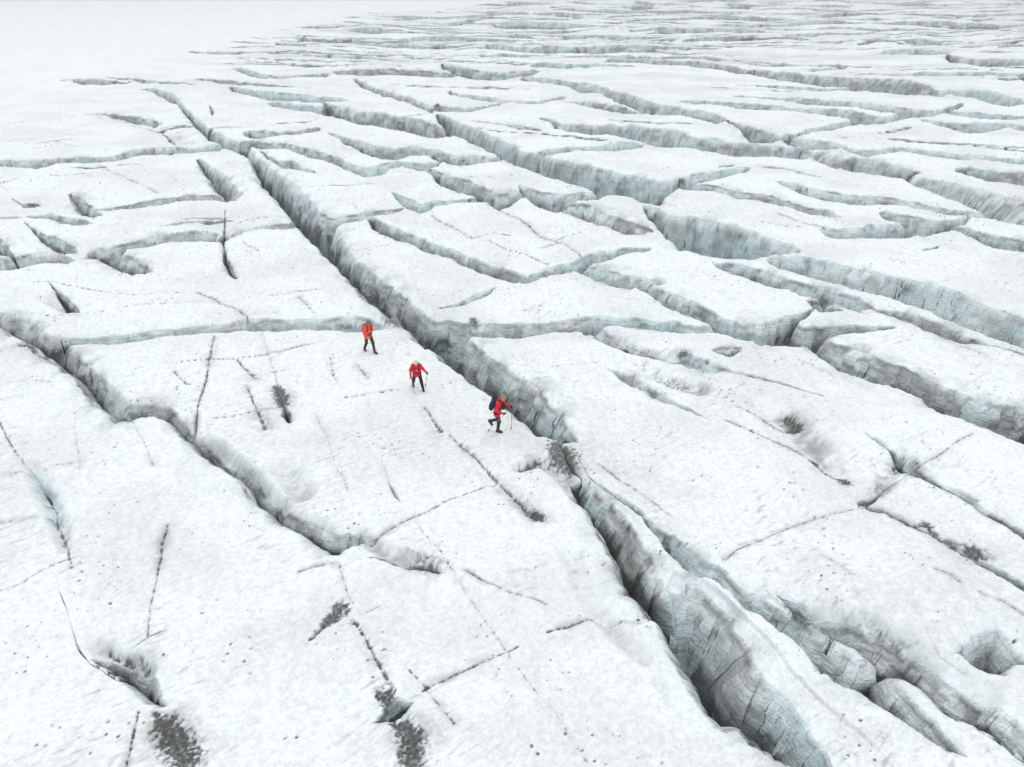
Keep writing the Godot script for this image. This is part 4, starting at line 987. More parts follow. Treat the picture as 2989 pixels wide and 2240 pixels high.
func cut_mesh() -> void:
	top_pos = g_pos.duplicate()
	top_nrm = g_nrm.duplicate()
	top_col = g_col.duplicate()
	var tri := PackedInt32Array()
	tri.resize(nx * nz * 6 + 600000)
	var t := 0
	var walls := {}                     # line -> pairs of columns
	var floors := {}                    # line -> [positions, colours, triangles, known]
	for j in nz - 1:
		for i in nx - 1:
			var a := j * nx + i
			var b := a + nx
			var c := b + 1
			var d := a + 1
			var ina := g_sd[a] < 0.0
			var inb := g_sd[b] < 0.0
			var inc := g_sd[c] < 0.0
			var ind := g_sd[d] < 0.0
			if not (ina or inb or inc or ind):
				tri[t] = a
				tri[t + 1] = b
				tri[t + 2] = c
				tri[t + 3] = a
				tri[t + 4] = c
				tri[t + 5] = d
				t += 6
				continue
			var id := -1
			for v in [a, b, c, d]:
				if g_sd[v] < 0.0:
					id = g_id[v]
					break
			if not floors.has(id):
				floors[id] = [PackedVector3Array(), PackedColorArray(), PackedInt32Array(), {}]
				walls[id] = PackedInt32Array()
			var fl: Array = floors[id]
			var dry := PackedInt32Array()
			var wet := PackedInt32Array()
			var q := [a, b, c, d]
			var wall_from := -1
			for e in 4:
				var v: int = q[e]
				var w: int = q[(e + 1) % 4]
				var vin := g_sd[v] < 0.0
				var win := g_sd[w] < 0.0
				if vin:
					wet.append(v)
				else:
					dry.append(v)
				if vin != win:
					var n := cross_at(v, w)
					dry.append(nx * nz + n)
					wet.append(-1 - n)
			for e in range(1, dry.size() - 1):
				tri[t] = dry[0]
				tri[t + 1] = dry[e]
				tri[t + 2] = dry[e + 1]
				t += 3
			# walls: from each crossing where the ice ends to the next one where it begins again
			for e in 4:
				var v: int = q[e]
				var w: int = q[(e + 1) % 4]
				if g_sd[v] >= 0.0 and g_sd[w] < 0.0:
					wall_from = cross_at(v, w)
					for f in range(1, 4):
						var v2: int = q[(e + f) % 4]
						var w2: int = q[(e + f + 1) % 4]
						if g_sd[v2] < 0.0 and g_sd[w2] >= 0.0:
							walls[id].append(wall_from)
							walls[id].append(cross_at(v2, w2))
							break
			var known: Dictionary = fl[3]
			var idx := PackedInt32Array()
			for v in wet:
				if not known.has(v):
					known[v] = fl[0].size()
					var p: Vector3
					if v >= 0:
						p = floor_point(g_pos[v], g_hw[v], g_id[v], g_sd[v])
					else:
						p = floor_point(c_lip[-1 - v], c_hw[-1 - v], c_id[-1 - v], 0.0)
					fl[0].append(p)
					fl[1].append(floor_color(p, id))
				idx.append(known[v])
			for e in range(1, idx.size() - 1):
				fl[2].append(idx[0])
				fl[2].append(idx[e])
				fl[2].append(idx[e + 1])
	tri.resize(t)
	# the walls
	var first := 0
	for n in c_lip.size():
		c_first.append(first)
		first += c_steps[n] + 1
	w_pos.resize(first)
	w_col.resize(first)
	w_nrm.resize(first)
	share(column_strip, (c_lip.size() + 511) / 512)
	var glacier := Node3D.new()
	glacier.name = "glacier"
	glacier.set_meta("kind", "structure")
	glacier.set_meta("label", "white glacier cut by long crevasses with grey blue ice walls")
	add_child(glacier)
	piece(glacier, "ice_surface", [[top_pos, top_nrm, top_col, tri, snow_mat]])
	var ids := walls.keys()
	ids.sort()
	# those past the nearest 290 become one piece together
	var crowd := [[PackedVector3Array(), PackedVector3Array(), PackedColorArray(), PackedInt32Array(), wall_mat], [PackedVector3Array(), PackedVector3Array(), PackedColorArray(), PackedInt32Array(), floor_mat]]
	for rank in ids.size():
		var id: int = ids[rank]
		var pairs: PackedInt32Array = walls[id]
		var wt := PackedInt32Array()
		var wp := PackedVector3Array()
		var wn := PackedVector3Array()
		var wc := PackedColorArray()
		var at := {}
		for e in range(0, pairs.size(), 2):
			var m := mini(c_steps[pairs[e]], c_steps[pairs[e + 1]])
			for c in [pairs[e], pairs[e + 1]]:
				if not at.has(c):
					at[c] = wp.size()
					for k in c_steps[c] + 1:
						wp.append(w_pos[c_first[c] + k])
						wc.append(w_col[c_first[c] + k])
						wn.append(Vector3.ZERO)
			var ea: int = at[pairs[e]]
			var ra: int = at[pairs[e + 1]]
			var es := c_steps[pairs[e]]
			var rs := c_steps[pairs[e + 1]]
			for k in m:
				var e0 := ea + k * es / m
				var e1 := ea + (k + 1) * es / m
				var r0 := ra + k * rs / m
				var r1 := ra + (k + 1) * rs / m
				var fn := (wp[r1] - wp[e0]).cross(wp[e1] - wp[r0])
				for v in [e0, e1, r0, r1]:
					wn[v] += fn
				wt.append_array([e0, e1, r1, e0, r1, r0])
		for v in wn.size():
			wn[v] = wn[v].normalized() if wn[v].length() > 1e-9 else Vector3.UP
		var fl: Array = floors[id]
		var fnrm := PackedVector3Array()
		fnrm.resize(fl[0].size())
		for e in range(0, fl[2].size(), 3):
			var fn2: Vector3 = (fl[0][fl[2][e + 2]] - fl[0][fl[2][e]]).cross(fl[0][fl[2][e + 1]] - fl[0][fl[2][e]])
			for s in 3:
				fnrm[fl[2][e + s]] += fn2
		for v in fnrm.size():
			fnrm[v] = fnrm[v].normalized() if fnrm[v].length() > 1e-9 else Vector3.UP
		var parts := []
		if wt.size():
			parts.append([wp, wn, wc, wt, wall_mat])
		if fl[2].size():
			parts.append([fl[0], fnrm, fl[1], fl[2], floor_mat])
		if rank >= 290:
			for q in parts:
				var whole: Array = crowd[0 if q[4] == wall_mat else 1]
				var at0: int = whole[0].size()
				whole[0].append_array(q[0])
				whole[1].append_array(q[1])
				whole[2].append_array(q[2])
				for v in q[3]:
					whole[3].append(v + at0)
		elif parts.size():
			piece(glacier, "crevasse", parts)
	if crowd[0][0].size() and crowd[1][0].size():
		piece(glacier, "distant_crevasses", crowd).set_meta("kind", "stuff")

func piece(parent: Node3D, called: String, surfaces: Array) -> MeshInstance3D:
	var m := ArrayMesh.new()
	for s in surfaces:
		var arr := []
		arr.resize(Mesh.ARRAY_MAX)
		arr[Mesh.ARRAY_VERTEX] = s[0]
		arr[Mesh.ARRAY_NORMAL] = s[1]
		arr[Mesh.ARRAY_COLOR] = s[2]
		arr[Mesh.ARRAY_INDEX] = s[3]
		m.add_surface_from_arrays(Mesh.PRIMITIVE_TRIANGLES, arr)
		m.surface_set_material(m.get_surface_count() - 1, s[4])
	var o := MeshInstance3D.new()
	o.name = numbered(called)
	o.mesh = m
	parent.add_child(o, true)
	return o

var used := {}
func numbered(called: String) -> String:
	var n: int = used.get(called, 0)
	used[called] = n + 1
	return called if n == 0 else "%s_%03d" % [called, n]

func ice_height(x: float, z: float) -> float:
	var near := candidates(x - 0.1, x + 0.1, z - 0.1, z + 0.1, PackedInt32Array(range(seg_ax.size())))
	return look(x, z, near)[3]

# ------------------------------------------------------------------ hikers
# bones: [from, to, radius at from, radius at to]; cuts: [point, outward normal]
func flesh(bones: Array, cell: float, soft: float, cuts := []) -> Array:
	var lo := Vector3.INF
	var hi := -Vector3.INF
	for b in bones:
		var r := maxf(b[2], b[3])
		lo = lo.min(b[0] - Vector3.ONE * r).min(b[1] - Vector3.ONE * r)
		hi = hi.max(b[0] + Vector3.ONE * r).max(b[1] + Vector3.ONE * r)
	lo -= Vector3.ONE * cell * 3.0
	hi += Vector3.ONE * cell * 3.0
	var sx := int((hi.x - lo.x) / cell) + 2
	var sy := int((hi.y - lo.y) / cell) + 2
	var sz := int((hi.z - lo.z) / cell) + 2
	var f := PackedFloat32Array()
	f.resize(sx * sy * sz)
	f.fill(1.0)
	for b in bones:
		var a: Vector3 = b[0]
		var ab: Vector3 = b[1] - b[0]
		var r0: float = b[2]
		var r1: float = b[3]
		var pad := maxf(r0, r1) + soft + cell * 2.5
		var l: Vector3 = (b[0].min(b[1]) - Vector3.ONE * pad - lo) / cell
		var h: Vector3 = (b[0].max(b[1]) + Vector3.ONE * pad - lo) / cell
		var len2 := maxf(ab.length_squared(), 1e-9)
		for z in range(maxi(int(l.z), 0), mini(int(h.z) + 1, sz - 1) + 1):
			for y in range(maxi(int(l.y), 0), mini(int(h.y) + 1, sy - 1) + 1):
				for x in range(maxi(int(l.x), 0), mini(int(h.x) + 1, sx - 1) + 1):
					var p := lo + Vector3(x, y, z) * cell - a
					var t := clampf(p.dot(ab) / len2, 0.0, 1.0)
					var d := (p - ab * t).length() - lerpf(r0, r1, t)
					var k := (z * sy + y) * sx + x
					var o := f[k]
					var m := clampf(0.5 + 0.5 * (o - d) / soft, 0.0, 1.0)
					f[k] = lerpf(o, d, m) - soft * m * (1.0 - m)
	for c in cuts:
		for z in sz:
			for y in sy:
				for x in sx:
					var k := (z * sy + y) * sx + x
					f[k] = maxf(f[k], (lo + Vector3(x, y, z) * cell - c[0]).dot(c[1]))
	var pos := PackedVector3Array()
	var nrm := PackedVector3Array()
	var tri := PackedInt32Array()
	var cellv := PackedInt32Array()
	cellv.resize(sx * sy * sz)
	cellv.fill(-1)
	var sxy := sx * sy
	var off := [0, 1, sx, sx + 1, sxy, sxy + 1, sxy + sx, sxy + sx + 1]
	var edges := [[0, 1], [2, 3], [4, 5], [6, 7], [0, 2], [1, 3], [4, 6], [5, 7], [0, 4], [1, 5], [2, 6], [3, 7]]
	for z in sz - 1:
		for y in sy - 1:
			for x in sx - 1:
				var k := z * sxy + y * sx + x
				if absf(f[k]) > cell * 2.2:
					continue
				var inside := 0
				for o in off:
					if f[k + o] < 0.0:
						inside += 1
				if inside == 0 or inside == 8:
					continue
				var sum := Vector3.ZERO
				var n := 0
				for e in edges:
					var va := f[k + off[e[0]]]
					var vb := f[k + off[e[1]]]
					if (va < 0.0) != (vb < 0.0):
						var t := va / (va - vb)
						var pa := Vector3(e[0] & 1, (e[0] >> 1) & 1, e[0] >> 2)
						var pb := Vector3(e[1] & 1, (e[1] >> 1) & 1, e[1] >> 2)
						sum += pa.lerp(pb, t)
						n += 1
				cellv[k] = pos.size()
				pos.append(lo + (Vector3(x, y, z) + sum / n) * cell)
				nrm.append(Vector3(f[k + 1] - f[k] + f[k + sx + 1] - f[k + sx] + f[k + sxy + 1] - f[k + sxy], f[k + sx] - f[k] + f[k + sx + 1] - f[k + 1] + f[k + sxy + sx] - f[k + sxy], f[k + sxy] - f[k] + f[k + sxy + 1] - f[k + 1] + f[k + sxy + sx] - f[k + sx]).normalized())
	var step := [1, sx, sxy]
	for z in range(1, sz - 1):
		for y in range(1, sy - 1):
			for x in range(1, sx - 1):
				var k := z * sxy + y * sx + x
				if cellv[k] < 0:
					continue
				for ax in 3:
					var a := f[k]
					var b := f[k + step[ax]]
					if (a < 0.0) == (b < 0.0):
						continue
					var u: int = step[(ax + 1) % 3]
					var v: int = step[(ax + 2) % 3]
					var q := [cellv[k], cellv[k - u], cellv[k - u - v], cellv[k - v]]
					if q.min() < 0:
						continue
					if a < 0.0:
						tri.append_array([q[0], q[2], q[1], q[0], q[3], q[2]])
					else:
						tri.append_array([q[0], q[1], q[2], q[0], q[2], q[3]])
	return [pos, nrm, tri]

func join(list: Array) -> Array:
	var pos := PackedVector3Array()
	var nrm := PackedVector3Array()
	var tri := PackedInt32Array()
	for s in list:
		var at := pos.size()
		pos.append_array(s[0])
		nrm.append_array(s[1])
		for i in s[2]:
			tri.append(i + at)
	return [pos, nrm, tri]

func put(parent: Node3D, called: String, shape: Array, m: Material, colors := PackedColorArray()) -> MeshInstance3D:
	var mesh := ArrayMesh.new()
	var arr := []
	arr.resize(Mesh.ARRAY_MAX)
	arr[Mesh.ARRAY_VERTEX] = shape[0]
	arr[Mesh.ARRAY_NORMAL] = shape[1]
	arr[Mesh.ARRAY_INDEX] = shape[2]
	if colors.size():
		arr[Mesh.ARRAY_COLOR] = colors
	mesh.add_surface_from_arrays(Mesh.PRIMITIVE_TRIANGLES, arr)
	mesh.surface_set_material(0, m)
	var o := MeshInstance3D.new()
	o.name = called
	o.mesh = mesh
	parent.add_child(o, true)
	return o

func cloth(c: Color, rough := 0.75, weave := true) -> StandardMaterial3D:
	var m := StandardMaterial3D.new()
	m.albedo_color = c
	m.roughness = rough
	m.metallic_specular = 0.3
	if weave:
		m.albedo_texture = weave_tex
		m.uv1_triplanar = true
		m.uv1_scale = Vector3.ONE * 3.0
		m.heightmap_enabled = true
		m.heightmap_texture = weave_tex
		m.heightmap_scale = 1.2
	return m

var weave_tex: NoiseTexture2D

func thing(called: String, label: String, category: String, at: Vector3, turn: float, group := "") -> Node3D:
	var o := Node3D.new()
	o.name = numbered(called)
	add_child(o)
	o.position = at
	o.rotation.y = turn
	o.set_meta("label", label)
	o.set_meta("category", category)
	if group:
		o.set_meta("group", group)
	return o

# a hand at the end of a forearm: palm, five bent fingers; grip is the axis that the fingers close around
func hand(wrist: Vector3, along: Vector3, grip: Vector3, left: bool, curl: float) -> Array:
	var d := along.normalized()
	var g := (grip - d * grip.dot(d)).normalized()
	var n := d.cross(g) * (1.0 if left else -1.0)      # out of the palm
	var bones := []
	for k in 4:
		var w := (k - 1.5) * 0.019
		var long: float = [0.034, 0.040, 0.037, 0.029][k]
		var root := wrist + d * 0.085 - g * w
		bones.append([wrist + d * 0.012 - g * w * 0.7, root, 0.015, 0.012])
		var k1 := root + (d * cos(curl * 0.7) + n * sin(curl * 0.7)) * long
		var k2 := k1 + (d * cos(curl * 1.7) + n * sin(curl * 1.7)) * long * 0.75
		var k3 := k2 + (d * cos(curl * 2.5) + n * sin(curl * 2.5)) * long * 0.55
		bones.append([root, k1, 0.0105, 0.0095])
		bones.append([k1, k2, 0.0095, 0.0088])
		bones.append([k2, k3, 0.0088, 0.008])
	var t0 := wrist + d * 0.03 + g * 0.026
	var t1 := t0 + (d * 0.6 + g * 0.6 + n * 0.5).normalized() * 0.038
	var t2 := t1 + (d * 0.7 + n * (0.4 + 0.5 * curl) - g * 0.15 * curl).normalized() * 0.032
	bones.append([t0, t1, 0.014, 0.011])
	bones.append([t1, t2, 0.011, 0.0095])
	return flesh(bones, 0.005, 0.006)

func head_bones(c: Vector3, face: Vector3, up: Vector3) -> Array:
	var s := up.cross(face).normalized()
	return [
		[c + up * 0.035 - face * 0.022, c + up * 0.030 + face * 0.022, 0.083, 0.078],
		[c - up * 0.01 + face * 0.02, c - up * 0.085 + face * 0.055, 0.072, 0.036],
		[c + face * 0.088 + up * 0.005, c + face * 0.108 - up * 0.028, 0.009, 0.014],
		[c + face * 0.088 - up * 0.062 - s * 0.016, c + face * 0.088 - up * 0.062 + s * 0.016, 0.009, 0.009],
		[c - s * 0.078 + up * 0.012, c - s * 0.080 - up * 0.028, 0.013, 0.010],
		[c + s * 0.078 + up * 0.012, c + s * 0.080 - up * 0.028, 0.013, 0.010],
		[c - s * 0.03 + up * 0.028 + face * 0.07, c + s * 0.03 + up * 0.028 + face * 0.07, 0.02, 0.02],
	]

# j: joints in the hiker's own axes (forward +z, left +x, ground at y = 0); look: materials and choices
func hiker(label: String, at: Vector3, turn: float, j: Dictionary, look_: Dictionary) -> Node3D:
	var person := thing("person", label, "person", at, turn, "hikers on the glacier")
	var skin := StandardMaterial3D.new()
	skin.vertex_color_use_as_albedo = true
	skin.roughness = 0.6
	var hip := [j.hip + Vector3(-0.09, 0, 0), j.hip + Vector3(0.09, 0, 0)]
	var sh := [j.shoulder_r, j.shoulder_l]
	var el := [j.elbow_r, j.elbow_l]
	var wr := [j.wrist_r, j.wrist_l]
	var kn := [j.knee_r, j.knee_l]
	var an := [j.ankle_r, j.ankle_l]
	var toe := [j.toe_r, j.toe_l]
	var neck: Vector3 = j.neck
	var head: Vector3 = j.head
	var face: Vector3 = j.face.normalized()
	var up: Vector3 = (j.head - j.neck).normalized()
	up = (up - face * up.dot(face)).normalized()
	# the body, one surface from head to ankle
	var b := [[j.hip, j.chest, 0.115, 0.125], [hip[0], hip[1], 0.095, 0.095], [sh[0], sh[1], 0.06, 0.06], [j.chest, neck, 0.1, 0.055], [neck, head, 0.055, 0.055]]
	for s in 2:
		b.append([sh[s], el[s], 0.047, 0.038])
		b.append([el[s], wr[s], 0.038, 0.027])
		b.append([hip[s], kn[s], 0.078, 0.052])
		b.append([kn[s], an[s], 0.054, 0.038])
	var head_mesh := flesh(head_bones(head, face, up), 0.006, 0.02)
	var body := join([flesh(b, 0.02, 0.04), head_mesh])
	var colors := PackedColorArray()
	var tone: Color = look_.skin
	var side := up.cross(face).normalized()
	for p in body[0]:
		var c := tone
		var q: Vector3 = p - head
		if q.length() < 0.16:
			for s in [-1.0, 1.0]:
				if (q - side * s * 0.032 - up * 0.005 - face * 0.08).length() < 0.015:
					c = Color(0.03, 0.025, 0.02)
				elif (q - side * s * 0.034 - up * 0.028 - face * 0.085).length() < 0.016:
					c = tone * 0.45
			if (q + up * 0.062 - face * 0.09).length() < 0.018:
				c = tone.lerp(Color(0.35, 0.12, 0.1), 0.6)
			if look_.get("beard", false) and q.dot(up) < -0.045 and q.dot(face) > 0.0:
				c = Color(0.10, 0.07, 0.05)
			if q.dot(face) < -0.01 and q.dot(up) > -0.08 and absf(q.dot(side)) < 0.075:
				c = look_.hair
		colors.append(c)
	# bare or gloved hands grow out of the wrists
	var hands := []
	for s in 2:
		hands.append(hand(wr[s] - (wr[s] - el[s]).normalized() * 0.01, j["point_r" if s == 0 else "point_l"], j["grip_r" if s == 0 else "grip_l"], s == 1, j["curl_r" if s == 0 else "curl_l"]))
	if look_.get("gloves") == null:
		for h in hands:
			body = join([body, h])
			for p in h[0]:
				colors.append(tone)
	put(person, "body", body, skin, colors)
	if look_.get("gloves") != null:
		for h in hands:
			put(person, "glove", h, cloth(look_.gloves, 0.8, false))
	# jacket: trunk, sleeves, collar and a hood lying on the back
	var back := Vector3(0, 0, -1)
	var jk := [
		[j.hip + Vector3(-0.06, 0.02, 0), j.chest + Vector3(-0.075, 0, 0), 0.128, 0.128], [j.hip + Vector3(0.06, 0.02, 0), j.chest + Vector3(0.075, 0, 0), 0.128, 0.128],
		[j.hip + Vector3(-0.065, -0.10, 0.01), j.hip + Vector3(0.065, -0.10, 0.01), 0.137, 0.137],
		[j.chest, neck - up * 0.02, 0.13, 0.078], [sh[0], sh[1], 0.076, 0.076],
		[neck - up * 0.02, neck + up * 0.035, 0.082, 0.078],
		[neck + back * 0.085 + Vector3(-0.07, -0.01, 0), neck + back * 0.085 + Vector3(0.07, -0.01, 0), 0.055, 0.055],
	]
	for s in 2:
		jk.append([sh[s], el[s], 0.072, 0.060])
		jk.append([el[s], wr[s], 0.060, 0.046])
		# folds at the elbow
		jk.append([el[s] + Vector3(0, 0.02, 0), el[s] - Vector3(0, 0.02, 0), 0.063, 0.063])
	var jacket := put(person, "jacket", flesh(jk, 0.017, 0.035, [[j.hip + Vector3(0, -0.19, 0), Vector3(0, -1, 0)]]), cloth(look_.jacket, 0.6))
	var dark := cloth(Color(0.03, 0.028, 0.03), 0.7, false)
	# zip and pocket flap
	
	put(jacket, "zip", flesh([[j.chest + Vector3(0, 0.06, 0.124), j.hip + Vector3(0, 0.0, 0.130), 0.008, 0.008]], 0.006, 0.004), dark)
	# trousers
	var tr := [[hip[0], hip[1], 0.112, 0.112], [j.hip + Vector3(0, 0.06, 0), j.hip, 0.115, 0.115]]
	for s in 2:
		tr.append([hip[s], kn[s], 0.100, 0.074])
		tr.append([kn[s], an[s] + (kn[s] - an[s]).normalized() * 0.03, 0.077, 0.062])
		tr.append([kn[s] + Vector3(0, 0, 0.02), kn[s] + Vector3(0, -0.03, 0.015), 0.066, 0.066])
	put(person, "trousers", flesh(tr, 0.018, 0.03), cloth(look_.trousers, 0.85))
	# climbing harness round the hips
	var hr := []
	for k in 20:
		var a := TAU * k / 20.0
		var c := TAU * (k + 1) / 20.0
		hr.append([j.hip + Vector3(sin(a) * 0.205, -0.015, cos(a) * 0.147), j.hip + Vector3(sin(c) * 0.205, -0.015, cos(c) * 0.147), 0.013, 0.013])
	put(person, "harness", flesh(hr, 0.01, 0.008), dark)
	# boots with crampon points
	var leather := cloth(look_.boots, 0.65, false)
	var steel := StandardMaterial3D.new()
	steel.albedo_color = Color(0.62, 0.58, 0.5)
	steel.metallic = 0.8
	steel.roughness = 0.45
	for s in 2:
		var t: Vector3 = toe[s] - an[s]
		var shin: Vector3 = (kn[s] - an[s]).normalized()
		var fwd := (t - shin * t.dot(shin) * 0.0).normalized()
		var sole: Vector3 = an[s] - shin * 0.07
		var tip: Vector3 = toe[s]
		var f2: Vector3 = (tip - sole).normalized()
		var boot := put(person, "boot", flesh([
			[an[s] + shin * 0.10, an[s], 0.062, 0.058], [an[s], sole - f2 * 0.03, 0.058, 0.050], [sole - f2 * 0.02, sole + f2 * 0.10, 0.050, 0.050],
			[sole + f2 * 0.08, sole + f2 * 0.175, 0.050, 0.042], [an[s], sole + f2 * 0.09, 0.055, 0.048]], 0.011, 0.02), leather)
		var lat: Vector3 = f2.cross(shin).normalized()
		var down: Vector3 = lat.cross(f2).normalized()
		if down.dot(shin) > 0.0:
			down = -down
		put(boot, "sole", flesh([[sole - f2 * 0.045 + down * 0.038, sole + f2 * 0.185 + down * 0.034, 0.034, 0.03], [sole - f2 * 0.045 + down * 0.038 + lat * 0.014, sole + f2 * 0.16 + down * 0.036 + lat * 0.016, 0.03, 0.03], [sole - f2 * 0.045 + down * 0.038 - lat * 0.014, sole + f2 * 0.16 + down * 0.036 - lat * 0.016, 0.03, 0.03]], 0.01, 0.01, [[sole + down * 0.052, down], [sole + down * 0.03, -down]]), dark)
		var spikes := []
		for k in 4:
			for e in [-1.0, 1.0]:
				var q: Vector3 = sole + f2 * (-0.05 + 0.065 * k) + lat * e * 0.032 + down * 0.05
				spikes.append([q, q + down * 0.03, 0.007, 0.003])
		for e in [-0.5, 0.5]:
			var q: Vector3 = sole + f2 * 0.20 + lat * e * 0.04 + down * 0.045
			spikes.append([q, q + f2 * 0.035 + down * 0.012, 0.007, 0.003])
		for e in [-1.0, 1.0]:
			spikes.append([sole + f2 * -0.05 + lat * e * 0.032 + down * 0.05, sole + f2 * 0.15 + lat * e * 0.032 + down * 0.05, 0.007, 0.007])
			spikes.append([sole + f2 * 0.145 + lat * e * 0.032 + down * 0.05, sole + f2 * 0.20 + lat * e * 0.02 + down * 0.045, 0.007, 0.007])
		for k in 4:
			var q: Vector3 = sole + f2 * (-0.05 + 0.065 * k) + down * 0.05
			spikes.append([q - lat * 0.032, q + lat * 0.032, 0.007, 0.007])
		put(boot, "crampon", flesh(spikes, 0.005, 0.002), steel)
	# hat pulled over the ears, with a turned-up edge
	var hc: Vector3 = head + up * 0.045
	var hat := put(person, "hat", flesh([[hc - face * 0.022, hc + face * 0.018, 0.098, 0.094], [hc + up * 0.05 - face * 0.02, hc + up * 0.06 - face * 0.03, 0.075, 0.06]], 0.008, 0.03, [[head + up * 0.022 + face * 0.02, (-up - face * 0.12).normalized()]]), cloth(look_.hat, 0.95))
	var rim := []
	for k in 16:
		var a := TAU * k / 16.0
		var c := TAU * (k + 1) / 16.0
		var base := head + up * 0.03 - face * 0.002
		rim.append([base + side * sin(a) * 0.093 + face * cos(a) * 0.108 - up * 0.012 * (1 - cos(a)), base + side * sin(c) * 0.093 + face * cos(c) * 0.108 - up * 0.012 * (1 - cos(c)), 0.014, 0.014])
	put(hat, "hat_edge", flesh(rim, 0.007, 0.01), cloth(look_.hat_edge, 0.95))
	return person

func strap_line(points: Array, r: float) -> Array:
	var b := []
	for i in points.size() - 1:
		b.append([points[i], points[i + 1], r, r])
	return b

func backpack(label: String, at: Vector3, turn: float, j: Dictionary, col: Color, dark: Color, tall: float, deep: float) -> void:
	var pack := thing("backpack", label, "backpack", at, turn)
	var up: Vector3 = (j.chest - j.hip).normalized()
	var back := Vector3(1, 0, 0).cross(up).normalized()
	if back.z > 0.0:
		back = -back
	var base: Vector3 = j.hip + up * 0.10 + back * (0.15 + deep * 0.5)
	var top: Vector3 = base + up * tall
	var w := 0.10
	var r := deep * 0.5
	var sack := [[base + Vector3(-w, 0, 0), top + Vector3(-w * 0.9, 0, 0), r, r * 0.95], [base + Vector3(w, 0, 0), top + Vector3(w * 0.9, 0, 0), r, r * 0.95], [base, top, r * 1.08, r * 1.02]]
	var bag := put(pack, "sack", flesh(sack, 0.016, 0.03), cloth(col, 0.7))
	put(pack, "lid", flesh([[top + up * 0.05 + Vector3(-w * 0.8, 0, 0), top + up * 0.05 + Vector3(w * 0.8, 0, 0), r * 0.88, r * 0.88]], 0.016, 0.02, [[top + up * 0.03, -up]]), cloth(col.lerp(dark, 0.35), 0.7))
	put(bag, "pocket", flesh([[base + back * r * 0.7 + up * 0.06 + Vector3(-0.06, 0, 0), base + back * r * 0.7 + up * 0.06 + Vector3(0.06, 0, 0), 0.07, 0.07], [base + back * r * 0.7 + up * 0.16 + Vector3(-0.05, 0, 0), base + back * r * 0.7 + up * 0.16 + Vector3(0.05, 0, 0), 0.06, 0.06]], 0.014, 0.03), cloth(col.lerp(dark, 0.2), 0.7))
	var black := cloth(dark, 0.8, false)
	for s in [-1.0, 1.0]:
		var sh: Vector3 = j.shoulder_l if s > 0 else j.shoulder_r
		var inner: Vector3 = sh.lerp(j.neck, 0.42)
		inner.y = sh.y
		var f := -back
		put(pack, "shoulder_strap", flesh(strap_line([inner + back * 0.15 + up * 0.0, inner + up * 0.098, inner + f * 0.115 + up * 0.02, (j.chest as Vector3) + Vector3(s * 0.115, -0.06, 0) + f * 0.135, (j.chest as Vector3) + Vector3(s * 0.20, -0.16, 0) + f * 0.02, (j.chest as Vector3) + Vector3(s * 0.17, -0.18, 0) + back * 0.14], 0.018), 0.009, 0.01), black)
	put(pack, "chest_strap", flesh(strap_line([(j.chest as Vector3) + Vector3(-0.11, 0.0, 0) - back * 0.142, (j.chest as Vector3) + Vector3(0.11, 0.0, 0) - back * 0.142], 0.011), 0.007, 0.01), black)
	var belt := []
	for k in 14:
		var a := PI * (0.5 + k / 14.0) + PI * 0.5 + PI
		var c := PI * (0.5 + (k + 1) / 14.0) + PI * 0.5 + PI
		belt.append((j.hip as Vector3) + Vector3(sin(a - PI * 0.5) * 0.21, 0.075, cos(a - PI * 0.5) * 0.155))
	put(pack, "hip_belt", flesh(strap_line(belt, 0.017), 0.009, 0.01), black)

func pole(label: String, grip: Vector3, tip: Vector3, shade: Color) -> void:
	var o := thing("trekking_pole", label, "trekking pole", tip, 0.0, "trekking poles held by the hikers")
	var axis := (grip - tip).normalized()
	var l := (grip - tip).length() + 0.06
	var metal := StandardMaterial3D.new()
	metal.albedo_color = shade
	metal.metallic = 0.1
	metal.roughness = 0.4
	var dark := cloth(Color(0.03, 0.03, 0.03), 0.8, false)
	var lower := rod(Vector3.ZERO, axis * l * 0.52, 0.008)
	put(o, "lower_shaft", lower, metal)
	put(o, "upper_shaft", rod(axis * l * 0.5, axis * (l - 0.05), 0.0105), metal)
	put(o, "lock_collar", rod(axis * l * 0.49, axis * l * 0.53, 0.015), dark)
	put(o, "grip", flesh([[axis * (l - 0.10), axis * (l + 0.02), 0.017, 0.02], [axis * (l + 0.02), axis * (l + 0.035), 0.022, 0.02]], 0.006, 0.008), dark)
	put(o, "basket", rod(axis * 0.075, axis * 0.085, 0.035), dark)
	put(o, "tip", rod(-axis * 0.02, axis * 0.05, 0.006), dark)

func rod(a: Vector3, b: Vector3, r: float) -> Array:
	var d := (b - a).normalized()
	var s := d.cross(Vector3(0.3, 0.1, 0.9)).normalized()
	var u := s.cross(d)
	var pos := PackedVector3Array()
	var nrm := PackedVector3Array()
	var tri := PackedInt32Array()
	var n := 10
	for k in n:
		var o := s * cos(TAU * k / n) + u * sin(TAU * k / n)
		pos.append(a + o * r)
		pos.append(b + o * r)
		nrm.append(o)
		nrm.append(o)
	for k in n:
		var p := k * 2
		var q := (k + 1) % n * 2
		tri.append_array([p, q + 1, p + 1, p, q, q + 1])
	for e in 2:
		var c := pos.size()
		pos.append(a if e == 0 else b)
		nrm.append(-d if e == 0 else d)
		for k in n:
			pos.append(pos[k * 2 + e])
			nrm.append(-d if e == 0 else d)
		for k in n:
			var p := c + 1 + k
			var q := c + 1 + (k + 1) % n
			if e == 0:
				tri.append_array([c, q, p])
			else:
				tri.append_array([c, p, q])
	return [pos, nrm, tri]

func stand(x: float, z: float) -> Vector3:
	return Vector3(x, ice_height(x, z), z)

